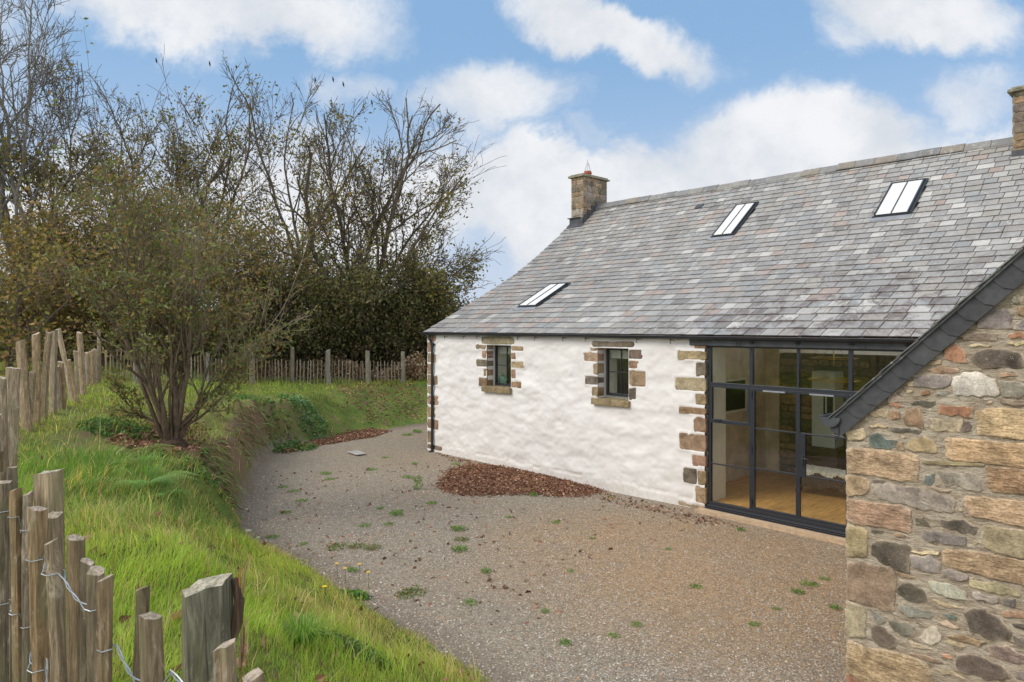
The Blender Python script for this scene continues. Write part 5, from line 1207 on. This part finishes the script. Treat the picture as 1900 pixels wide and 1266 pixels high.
tag(m_.build('loose_slate', M('slate_chip'), loc=b), 'broken grey slate lying flat in the gravel yard', 'slate')

# ------------------------------------------------------------------ weeds, ferns, brambles, flowers
GREEN = [(3, .17, .32, .06), (2, .10, .21, .045), (1, .27, .40, .09)]
def weed_proto(seed, n_=60, hh=.10, rad=.13, red=False):
    st0 = nrs.get_state(); nrs.seed(seed); a = nrs.uniform(0, 2 * math.pi, n_); r = rad * np.sqrt(nrs.uniform(0, 1, n_)); C_ = np.stack([r * np.cos(a), r * np.sin(a), nrs.uniform(.01, hh, n_)], 1)
    pal = GREEN + ([(3, .22, .09, .05)] if red else []); o = leaf_mesh('gravel_weed', C_, .019, pick_cols(n_, pal), 'leaf', flat=.25, elong=2.4); nrs.set_state(st0); return o
protos = [weed_proto(1, 130, .07), weed_proto(2, 90, .035, .15), weed_proto(3, 120, .045, .16, True), weed_proto(4, 170, .24, .09)]
WD = [(690, 873, 1, .9), (603, 880, 1, 1), (667, 845, 1, .6), (612, 890, 1, .8), (545, 912, 1, .8), (525, 905, 1, .7), (560, 930, 1, .8), (757, 886, 1, .9), (735, 956, 0, 1.0), (705, 945, 0, .5), (720, 973, 1, .6), (677, 977, 1, .7), (530, 952, 1, .7), (507, 998, 1, .7),
      (565, 1010, 1, .5), (625, 1017, 2, 1.0), (660, 1015, 2, .9), (690, 1018, 2, .9), (655, 1060, 0, .6), (770, 1100, 2, 1.0), (750, 1106, 2, .8), (903, 1062, 0, .6), (870, 1120, 1, .7), (1135, 925, 1, .6), (800, 935, 1, .8), (990, 920, 0, .7), (1012, 1136, 0, .4), (945, 960, 1, .5), (1030, 970, 1, .6), (1140, 1180, 1, .5),
      (1375, 985, 0, .5), (1180, 1160, 1, .5), (1290, 1090, 1, .6), (1480, 1100, 0, .6), (1500, 1085, 1, .8), (1550, 1130, 0, .5), (1100, 1000, 1, .4), (845, 862, 1, .8), (770, 862, 0, .6), (715, 850, 1, .7), (775, 803, 0, 1.2), (755, 808, 1, 1.2), (1060, 1060, 1, .4), (1240, 1020, 1, .4), (1400, 1160, 1, .5), (1530, 1075, 1, .5), (1440, 1130, 1, .4), (1050, 1195, 0, .5)]
first = [True] * 4
def put(k, px, py, sc_, label, cat='weed', group='low green weeds in the gravel yard'):
    b = on_ground(px, py)
    if first[k]: o = protos[k]; first[k] = False
    else: o = protos[k].copy(); COL.objects.link(o)
    o.location = Vector(b); o.scale = (sc_,) * 3; o.rotation_euler = (0, 0, rnd.uniform(0, 6)); tag(o, label, cat, group); return o
WL = ('small bushy green weed standing up from the gravel', 'small flat green weed spreading on the gravel', 'low reddish green weed mat on the gravel')
for px, py, k, sc_ in WD: put(k, px, py, sc_, WL[k])
put(3, 775, 908, 1.1, 'tallest upright weed on the gravel left of the leaf drift'); put(0, 850, 984, .95, 'dark green weed clump in mid gravel just above the reddish one'); put(2, 856, 1003, .8, 'reddish withered weed between two green clumps on the gravel'); put(0, 852, 1022, .95, 'lowest dark green clump of the three in the mid gravel')

for nm, px, py, hh, lb in (('hawkbit', 625, 1046, .20, 'leftmost yellow flower on the gravel edge'), ('hawkbit', 640, 1055, .16, 'yellow flower second from left at the gravel edge'), ('hawkbit', 667, 1047, .14, 'farthest yellow flower, upper right of the group'), ('hawkbit', 683, 1062, .20, 'rightmost yellow flower beside the grass edge'), ('hawkbit', 602, 1089, .22, 'yellow flower standing in the grass nearest the fence')):
    Z_ = 6.9 if nm else 0; g0 = on_ground(px, py + 30); Z_ = (g0 - CAM) @ FW; tp = atZ(px, py, Z_); t = empty('yellow_flower', g0, lb, 'flower', 'yellow flowers at the edge of the gravel')
    bpy.context.view_layer.update()
    m_ = MB(); m_.tube([g0, (g0 + tp) / 2 + RT * .01, tp], .003, 5); m_.cc = (.1, .16, .04); m_.c = [(.1, .16, .04)] * len(m_.v); m_.build('stem', M('leaf'), t)
    m_ = MB()
    for j in range(14):
        a = j / 14 * 2 * math.pi; p0 = tp; p1 = tp + np.array([math.cos(a), math.sin(a), .25]) * .024; sd2 = np.array([-math.sin(a), math.cos(a), 0]) * .006
        m_.add([p0 - sd2 * .5, p0 + sd2 * .5, p1 + sd2, p1 - sd2], [(0, 1, 2, 3)])
    m_.lathe(tp, [(.004, -.004), (.010, .002), (.006, .008)], 8); m_.build('petals', M('petal'), t)

def fern(px, py, sc_, label, seed, n_f=11):
    r = random.Random(seed); b = on_ground(px, py); vs, fs, cs = [], [], []
    for k in range(n_f):
        a = k / n_f * 2 * math.pi + r.uniform(-.3, .3); L = sc_ * r.uniform(.7, 1.1); dr = np.array([math.cos(a), math.sin(a), 0]); sd2 = np.array([-math.sin(a), math.cos(a), 0]); col = (.20 * r.uniform(.8, 1.2), .32 * r.uniform(.85, 1.15), .085)
        for i in range(22):
            q = i / 22; c_ = b + dr * L * q * .9 + UP * L * (.75 * q - .62 * q * q); w_ = L * .20 * math.sin(math.pi * (.08 + .92 * q)) ** .8
            for s_ in (1, -1):
                tip = c_ + sd2 * s_ * w_ + dr * w_ * .35 - UP * w_ * .2; v0 = len(vs); hw = L * .013
                vs += [c_ - dr * hw, c_ + dr * hw, tip + dr * hw * .3, tip - dr * hw * .3]; fs.append((v0, v0 + 1, v0 + 2, v0 + 3)); cs += [col] * 4
    m_ = MB(); m_.v = [tuple(v_) for v_ in vs]; m_.f = fs; m_.c = cs; m_.t = [0] * len(vs); o = m_.build('fern', M('leaf'), loc=b); tag(o, label, 'fern')
fern(236, 868, 1.0, 'light green fern left of the many stemmed shrub', 1); fern(268, 905, .8, 'fern lower right of the paler fern on the bank', 2); fern(285, 925, .45, 'small fern lowest on the lush bank', 5, 8)
def bramble(px, py, rx, ry, hh, n_, label, pal=GREEN, size=.06, nm='bramble', cat='bramble'):
    b = on_ground(px, py); a = nrs.uniform(0, 2 * math.pi, n_); r = np.sqrt(nrs.uniform(0, 1, n_)); X = b[0] + RT[0] * r * np.cos(a) * rx + FW[0] * r * np.sin(a) * ry; Y = b[1] + RT[1] * r * np.cos(a) * rx + FW[1] * r * np.sin(a) * ry
    C_ = np.stack([X, Y, terrain(X, Y) + nrs.uniform(.02, 1, n_) * hh * (1 - .6 * r)], 1); o = leaf_mesh(nm, C_, size, pick_cols(n_, pal), 'leaf', flat=.35, loc=b); tag(o, label, cat); return o
DKG = [(3, .10, .20, .06), (2, .16, .28, .08), (1, .07, .13, .05)]
bramble(655, 1215, .30, .18, .14, 420, 'dark bramble leaves low in the grass at the bottom of the picture', DKG, .045)
bramble(215, 790, .55, .6, .16, 700, 'dark low bramble between the stakes and the many stemmed shrub', DKG, .05)
bramble(355, 868, .5, .35, .16, 420, 'green bramble on the bank below the many stemmed shrub', DKG, .05)
bramble(565, 768, .8, .5, .30, 800, 'grey green nettle patch on the bank below the far fence', [(3, .20, .34, .16), (2, .14, .26, .11)], .07, 'nettle_patch', 'nettles')
bramble(500, 790, 1.3, .8, .22, 900, 'grey green weeds covering the steep face of the far bank', DKG, .07)
bramble(660, 1110, .18, .15, .12, 160, 'small dandelion leaves at the gravel edge below the yellow flowers', GREEN, .05, 'dandelion_leaves', 'weed')
bramble(408, 900, .3, .5, .2, 240, 'weeds on the brow of the near bank', DKG, .05)
bramble(285, 788 + 70, .4, .3, .2, 160, 'leafy weeds just below the foot of the shrub', DKG, .05)
# coarse tussock in the foreground
b = on_ground(560, 1200); k = 420; a = nrs.uniform(0, 6.28, k); r = .07 * np.sqrt(nrs.uniform(size=k)); X = b[0] + r * np.cos(a); Y = b[1] + r * np.sin(a)
B = np.stack([X, Y, np.full(k, b[2])], 1); L = nrs.uniform(.16, .34, (k, 1)); out_ = np.stack([np.cos(a), np.sin(a), np.zeros(k)], 1) * nrs.uniform(.2, 1.1, (k, 1)); sd2 = np.stack([-np.sin(a), np.cos(a), np.zeros(k)], 1) * .0028
P1 = B + out_ * L * .35 + UP * L * .6; P2_ = B + out_ * L * .85 + UP * L * (.78 - .35 * np.linalg.norm(out_, axis=1, keepdims=True)); V_ = np.stack([B - sd2, B + sd2, P1 + sd2, P1 - sd2, P2_], 1).reshape(-1, 3); i = np.arange(k) * 5
o = mesh_np('grass_tussock', V_, [np.stack([i, i + 1, i + 2, i + 3], 1), np.stack([i + 3, i + 2, i + 4], 1)], M('blade'), cols=np.repeat(pick_cols(k, [(3, .20, .34, .07), (1, .38, .50, .13)]), 5, 0), loc=b); tag(o, 'coarse dark green grass tussock arching over in the near grass', 'grass tussock')

# ------------------------------------------------------------------ trees
class Tree:
    def __init__(s, seed): s.r = random.Random(seed); s.np = np.random.RandomState(seed); s.b = MB(); s.tips = []; s.V = []; s.F = []; s.nv = 0; s.C = []
    def tube(s, pts, rad, n_):
        pts = np.array(pts); m = len(pts); rad = np.array(rad); T = np.gradient(pts, axis=0); T /= np.linalg.norm(T, axis=1, keepdims=True) + 1e-9
        ref = np.array([.3, .2, 1.]) if abs(T[0][2]) < .8 else np.array([1., .1, .2]); A = np.cross(T, ref); A /= np.linalg.norm(A, axis=1, keepdims=True) + 1e-9; B = np.cross(T, A)
        an = np.arange(n_) * 2 * math.pi / n_; ring = pts[:, None] + (A[:, None] * np.cos(an)[None, :, None] + B[:, None] * np.sin(an)[None, :, None]) * rad[:, None, None]
        s.V.append(ring.reshape(-1, 3)); i = np.arange(m - 1)[:, None] * n_; j = np.arange(n_)[None]; jn = (j + 1) % n_
        s.F.append((np.stack([i + j, i + jn, i + n_ + jn, i + n_ + j], -1).reshape(-1, 4)) + s.nv); s.nv += m * n_
    def grow(s, p, d, L, r, lv, P):
        rr = s.r; n_ = max(3, int(L / P['seg'])) if lv < P['lv'] else 3; nfull = n_; step = L / n_; pts = [np.array(p, float)]; rad = [r]; d = np.array(d, float); wob = P['wob'][min(lv, len(P['wob']) - 1)]
        for i in range(n_):
            d = d + np.array([rr.gauss(0, wob), rr.gauss(0, wob), rr.gauss(0, wob * .7) + P['up'][min(lv, len(P['up']) - 1)]]) + P['wind'] * (.5 + lv * .3); d /= np.linalg.norm(d)
            nx = pts[-1] + d * step
            if P.get('env') is not None and lv < 4 and i > 0:
                e = (nx - P['env'][0]) / P['env'][1]
                if e @ e > P['env'][2]: break
            pts.append(nx); rad.append(max(r * (1 - .72 * (i + 1) / n_), .0035 if lv < P['lv'] else P.get('tw', .003)))
        if lv < P['lv']: rad = [max(q_, P.get('tw', .003) * 1.25) for q_ in rad]
        n_ = len(pts) - 1
        s.tube(pts, rad, (7, 6, 4, 3, 3, 3)[min(lv, 5)])
        if lv >= P['lv']: s.tips.append(pts[-1]); s.tips.append(pts[-2]); return
        full = len(pts) - 1 >= nfull; k = P['kids'][lv] if full else int(P['kids'][lv] * (len(pts) - 1) / nfull * .75); t0 = P['t0'][min(lv, len(P['t0']) - 1)]
        for j in range(k):
            t = t0 + (1 - t0) * (j + rr.uniform(.1, .9)) / k; q = t * n_; i = min(int(q), n_ - 1); pp = pts[i] + (pts[i + 1] - pts[i]) * (q - i); dd = pts[i + 1] - pts[i]; dd /= np.linalg.norm(dd)
            sp = P['spread'][min(lv, len(P['spread']) - 1)] * rr.uniform(.6, 1.3); v = np.array([rr.gauss(0, 1) for _ in range(3)]); v -= dd * (v @ dd); v /= np.linalg.norm(v)
            nd = dd * math.cos(sp) + v * math.sin(sp); s.grow(pp, nd, L * P['len'][min(lv, len(P['len']) - 1)] * rr.uniform(.65, 1.15) * (1.1 - .45 * t), max(rad[i] * .62, .004), lv + 1, P)
        if full: s.grow(pts[-1], d, L * .5, rad[-1], min(lv + 2, P['lv']), P)
BARKC = (.115, .095, .075)
def make_tree(name, px, py, Z_, top_py, P, seed, label, cat='tree', group=None, bark=BARKC, nleaf=3000, leaf=.13, pal=None, lf_lo=0., lf_hi=1., dens_pow=1., leaders=3, lead_sp=.3, trunk_h=.18, trunk_r=.16, loc=None, H=None, clump=.22, lean=0., extra=(), crown=None, off=0.):
    b = atZ(px, py, Z_) if loc is None else np.array(loc); b[2] = gz(b[0], b[1]) - .1
    if H is None: H = CAM[2] + (HY - top_py) / F_PX * Z_ - b[2]
    if crown: cw, cl_ = crown; P = dict(P, env=(b + RT * off + UP * H * (1 - cl_ / 2), np.array([cw, cw, H * cl_ / 2]), 1.0))
    T = Tree(seed); r = T.r; t_h = H * trunk_h; top = b + np.array([r.uniform(-.1, .1) * t_h, r.uniform(-.1, .1) * t_h, t_h]) + RT * lean * t_h
    mid = (b + top) / 2 + RT * r.uniform(-.06, .06) * t_h
    tr = Tree(0); tr.tube([b - UP * .2, b + (mid - b) * .15, mid, top, top + (top - mid) * .12], [trunk_r * 1.5, trunk_r * 1.15, trunk_r, trunk_r * .85, trunk_r * .4], 10)
    for k in range(leaders):
        a = 2 * math.pi * (k + r.uniform(-.3, .3)) / leaders; sp = lead_sp * r.uniform(.5, 1.3); d = np.array([math.cos(a) * math.sin(sp), math.sin(a) * math.sin(sp), math.cos(sp)]) + P['wind'] * 3
        q = r.uniform(.55, 1.); pp = b + (top - b) * q; T.grow(pp, d / np.linalg.norm(d), (H - t_h * q) * (r.uniform(.80, .95) if crown else r.uniform(.56, .70)), trunk_r * r.uniform(.42, .62), 0, P)
    for ex, ez, L in extra: e = RT * ex + UP * ez + FW * r.uniform(-.25, .25); T.grow(b + (top - b) * r.uniform(.6, 1.), e / np.linalg.norm(e), L * .75, trunk_r * .42, 0, dict(P, env=None, wind=RT * .004, up=[.02, .03, .03, .02]))
    root = empty(name, b, label, cat, group); bpy.context.view_layer.update()
    V_ = np.concatenate(T.V); F_ = np.concatenate(T.F); nb = len(V_)
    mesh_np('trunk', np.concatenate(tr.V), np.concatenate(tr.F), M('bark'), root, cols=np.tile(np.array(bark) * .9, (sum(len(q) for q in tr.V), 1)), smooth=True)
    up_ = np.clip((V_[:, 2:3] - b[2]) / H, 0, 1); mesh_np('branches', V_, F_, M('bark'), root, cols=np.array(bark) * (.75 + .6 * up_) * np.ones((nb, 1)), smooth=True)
    if nleaf:
        tips = np.array(T.tips); tq = (tips[:, 2] - b[2]) / H; wgt = np.where((tq > lf_lo) & (tq < lf_hi), 1., .04) * np.clip(1.15 - tq, .03, 1) ** dens_pow
        nc = max(8, int(nleaf * 1.35) // 9); ci = nrs.choice(len(tips), nc, p=wgt / wgt.sum()); cc_ = np.repeat(tips[ci], 9, 0); C_ = cc_ + nrs.normal(size=cc_.shape) * clump
        sh = np.repeat(nrs.uniform(.65, 1.25, (nc, 1)), 9, 0); leaf_mesh('foliage', C_, leaf, np.clip(pick_cols(len(C_), pal or OLIVE) * sh, 0, 1), 'leaf', root)
    return root, H, len(T.tips)
OLIVE = [(3, .20, .19, .06), (3, .27, .20, .075), (2, .15, .16, .05), (2, .33, .22, .09)]
RUST = [(3, .27, .21, .08), (3, .20, .20, .06), (2, .34, .20, .09), (1, .38, .24, .10)]
DARKG = [(4, .11, .12, .050), (3, .16, .165, .065), (2, .20, .185, .075), (2, .27, .20, .10)]
nowind = np.zeros(3); wr_ = RT * .010
SYC = dict(seg=.55, lv=4, kids=[9, 6, 4, 3], t0=[.22, .25, .2, .2], len=[.42, .52, .52, .5], spread=[.66, .62, .62, .7], wob=[.15, .17, .18, .2], up=[.06, .09, .06, .04], wind=nowind, tw=.0085)
SYCR = dict(SYC, wind=RT * .013, kids=[9, 6, 5, 3])
BARE = dict(SYC, kids=[9, 6, 5, 3], wob=[.12, .16, .18, .2])
g_ = 'sycamores beyond the low pale fence'
make_tree('sycamore_tree', 45, 660, 25, -70, BARE, 3, 'tallest bare pale grey tree at the far left of the tree line', crown=(4.2, .95), group=g_, bark=(.17, .155, .135), nleaf=900, lf_hi=.55, leaders=5, lead_sp=.34, trunk_r=.17, dens_pow=3)
make_tree('sycamore_tree', 112, 660, 28, 100, SYC, 5, 'slim ivy wrapped tree second from the left in the tree line', crown=(3.3, .9), group=g_, nleaf=1000, leaf=.095, leaders=2, lead_sp=.16, trunk_r=.15, dens_pow=2.6)
make_tree('sycamore_tree', 190, 660, 30, 105, SYC, 8, 'thin twiggy tree right behind the left fence corner', crown=(3.2, .9), group=g_, nleaf=1150, leaf=.095, leaders=3, lead_sp=.22, trunk_r=.16, dens_pow=2.4)
make_tree('sycamore_tree', 300, 660, 31, 100, SYC, 13, 'upright brown leaved tree directly behind the many stemmed shrub', crown=(3.6, .9), group=g_, nleaf=1700, leaf=.10, leaders=3, lead_sp=.24, trunk_r=.17, dens_pow=2.)
make_tree('sycamore_tree', 415, 660, 32, 92, SYC, 21, 'tree with a narrow V shaped top left of the gap in the tree line', crown=(2.6, .9), group=g_, nleaf=1500, leaf=.10, leaders=3, lead_sp=.20, trunk_r=.17, dens_pow=2.)
make_tree('sycamore_tree', 545, 660, 33, 128, SYC, 34, 'tall olive leaved tree right of the gap in the tree line', crown=(3.8, .9), group=g_, nleaf=2200, leaf=.10, leaders=3, lead_sp=.22, trunk_r=.20, dens_pow=1.8)
make_tree('sycamore_tree', 655, 660, 31, 165, SYCR, 55, 'broad sycamore with branches arching right towards the cottage', crown=(5.6, .95), off=1.3, group=g_, nleaf=5200, leaf=.105, leaders=6, lead_sp=.50, trunk_r=.24, dens_pow=1.6, clump=.28, lean=.1, extra=[(.95, .55, 8.0), (.8, .75, 8.5), (.95, .3, 7.0), (.6, .9, 9.0)])
DEN = dict(seg=.4, lv=3, kids=[9, 7, 5], t0=[.12, .2, .2], len=[.62, .55, .5], spread=[.8, .75, .7], wob=[.12, .16, .2], up=[.03, .02, .0], wind=nowind, tw=.005)
k = 0
for (px, Z_, ty, nl, pal, lb) in ((20, 21, 345, 5000, RUST, 'brown hawthorn at the left edge under the bare tree'), (105, 25, 330, 6500, RUST, 'brown hawthorn behind the tall stakes'), (190, 26, 290, 7500, RUST, 'russet hawthorn left of the many stemmed shrub'), (285, 27, 275, 8500, OLIVE, 'olive hawthorn straight behind the shrub'),
                                  (375, 27, 290, 8500, RUST, 'rust tinged hawthorn right behind the shrub'), (465, 28, 330, 8500, OLIVE, 'hawthorn below the gap in the tree line'), (560, 29, 400, 9500, DARKG, 'dark ivy clad bush left of the broad sycamore'), (650, 29.5, 430, 10500, DARKG, 'darkest evergreen bush under the broad sycamore'), (735, 30, 440, 10500, DARKG, 'dark bush under the arching branches'), (805, 31, 495, 8000, DARKG, 'green bush nearest the cottage corner')):
    make_tree('hawthorn_tree', px, 670, Z_, ty, DEN, 200 + k, lb, 'tree', 'bushy trees along the far fence', nleaf=int(nl * .9), leaf=.092, pal=pal, leaders=6, lead_sp=.62, trunk_h=.08, trunk_r=.10, bark=(.17, .14, .11), clump=.28, dens_pow=.55); k += 1
# the many stemmed shrub in front
SH = dict(seg=.22, lv=3, kids=[8, 6, 3], t0=[.30, .2, .2], len=[.46, .52, .5], spread=[.50, .52, .6], wob=[.085, .12, .14], up=[.035, .035, .03], wind=RT * .004, tw=.0022)
T = Tree(77); r = T.r; b = SHRUB.copy(); st_ = Tree(1); HS = CAM[2] + (HY - 262) / F_PX * ((SHRUB - CAM) @ FW) - b[2]
for k in range(14):
    a = 2 * math.pi * k / 14 + r.uniform(-.2, .2); sp = r.choice([.06, .12, .20, .28, .36, .46]); d = np.array([math.cos(a) * math.sin(sp), math.sin(a) * math.sin(sp), math.cos(sp)]); p0 = b + np.array([math.cos(a), math.sin(a), 0]) * r.uniform(.015, .08) - UP * .1
    T.grow(p0, d, HS * r.uniform(.50, .80) * (1.05 - sp * .3), r.uniform(.028, .058), 0, SH)
# the long low branch leaving to the left, and two arching right
for dx, dz, L in ((-.80, .52, 1.15), (.70, .62, 2.1), (.58, .70, 2.5), (.80, .5, 1.3)):
    T.grow(b + UP * .15, RT * dx + UP * dz + FW * r.uniform(-.1, .1), L, .03, 0, dict(SH, up=[.05, .03, .02]))
root = empty('multi_stem_shrub', b, 'tall bare many stemmed shrub fanning out on the grassy bank', 'shrub'); bpy.context.view_layer.update()
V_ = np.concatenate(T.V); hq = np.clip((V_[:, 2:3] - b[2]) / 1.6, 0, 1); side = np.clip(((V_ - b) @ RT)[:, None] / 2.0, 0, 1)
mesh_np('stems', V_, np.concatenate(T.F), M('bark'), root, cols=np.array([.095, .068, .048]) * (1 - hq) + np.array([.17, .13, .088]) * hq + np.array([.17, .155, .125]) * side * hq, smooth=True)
tips = np.array(T.tips); ci = nrs.choice(len(tips), 1900); C_ = np.repeat(tips[ci], 4, 0); C_ = C_ + nrs.normal(size=C_.shape) * .06
leaf_mesh('foliage', C_, .042, pick_cols(len(C_), [(4, .21, .23, .085), (2, .27, .20, .085), (3, .16, .19, .075), (1, .34, .19, .08)]), 'leaf', root, elong=2.0)
m_ = MB(); m_.tube([b - UP * .1, b + UP * .02, b + UP * .10], [.26, .22, .10], 12); m_.c = [(.07, .05, .035)] * len(m_.v); m_.build('root_crown', M('bark'), root)

# hedge and brash far behind the low fence
def hedge(name, pxs, Z_, ztop, n_, pal, label, size=.13, thick=1.6, zb=.9, cat='hedge'):
    px = nrs.uniform(pxs[0], pxs[1], n_); zz = Z_ + nrs.normal(size=n_) * thick; P = CAM[None] + (FW[None] + RT[None] * ((px - CX) / F_PX)[:, None]) * zz[:, None]
    tp = ztop + .5 * vnoise(P[:, 0], P[:, 1], .4, 91) + .35 * vnoise(P[:, 0], P[:, 1], 1.3, 92); gg = terrain(P[:, 0], P[:, 1]); P[:, 2] = gg + nrs.uniform(0, 1, n_) ** .8 * np.maximum(tp - gg, .1)
    P += nrs.normal(size=P.shape) * .06; o = leaf_mesh(name, P, size, pick_cols(n_, pal), 'leaf'); tag(o, label, cat, kind='stuff'); return o
hedge('hedge', (-120, 840), 34, 3.9, 30000, DARKG + [(3, .09, .08, .05)], 'dark tangled hedge far behind the low fence', .17)
hedge('brash_bank', (395, 785), 28.9, 1.75, 19000, [(4, .42, .28, .19), (3, .52, .38, .28), (2, .26, .18, .13), (1, .62, .52, .42)], 'low bank of brown brash and dead leaves behind the far fence', .10, .5, cat='brash')
X = nrs.uniform(690, 900, 2600); zz = nrs.uniform(30, 33, len(X)); P = CAM[None] + (FW[None] + RT[None] * ((X - CX) / F_PX)[:, None]) * zz[:, None]
tag(blades('reeds', P[:, 0], P[:, 1], terrain(P[:, 0], P[:, 1]), nrs.uniform(1.0, 1.7, len(X)), np.full(len(X), .02), pick_cols(len(X), [(3, .22, .19, .08), (2, .14, .15, .05), (1, .28, .23, .13)]), bend=.25), 'tall dry grass behind the far fence beside the cottage corner', 'tall grass', kind='stuff')

# ------------------------------------------------------------------ birds in the tree tops
for i, (px, py, lb) in enumerate(((290, 112, 'small black bird perched above the left trees'), (389, 118, 'lone black bird left of the gap in the tree line'), (585, 148, 'left bird of the pair above the olive tree'), (618, 147, 'black bird between the other two above the olive tree'), (637, 156, 'black bird just right of the pair above the olive tree'), (690, 190, 'rightmost black bird on the broad sycamore'))):
    c_ = atZ(px, py, 31); t = empty('bird', c_, lb, 'bird', 'black birds perched in the tree tops'); bpy.context.view_layer.update()
    m_ = MB(); ax_ = np.array([.25, .1, -1.]); ax_ /= np.linalg.norm(ax_)
    m_.tube([c_ - ax_ * .19 + FW * -.01, c_ - ax_ * .16, c_ - ax_ * .12, c_ - ax_ * .08, c_ - ax_ * .02, c_ + ax_ * .06, c_ + ax_ * .12, c_ + ax_ * .17, c_ + ax_ * .27], [.012, .035, .042, .034, .062, .066, .045, .022, .018], 8); m_.v = [tuple(c_ + (np.array(q) - c_) * .62) for q in m_.v]; m_.build('body', M('feather'), t, smooth=True)
    m_ = MB(); m_.tube([c_ - ax_ * .165 + RT * .03, c_ - ax_ * .16 + RT * .075], [.011, .001], 5); m_.v = [tuple(c_ + (np.array(q) - c_) * .62) for q in m_.v]; m_.build('beak', M('feather'), t)
    m_ = MB(); m_.tube([c_ + ax_ * .12 + RT * .02, c_ + UP * -.2 + RT * .02], .004, 4); m_.tube([c_ + ax_ * .12 - RT * .02, c_ + UP * -.2 - RT * .02], .004, 4); m_.v = [tuple(c_ + (np.array(q) - c_) * .62) for q in m_.v]; m_.build('leg', M('feather'), t)
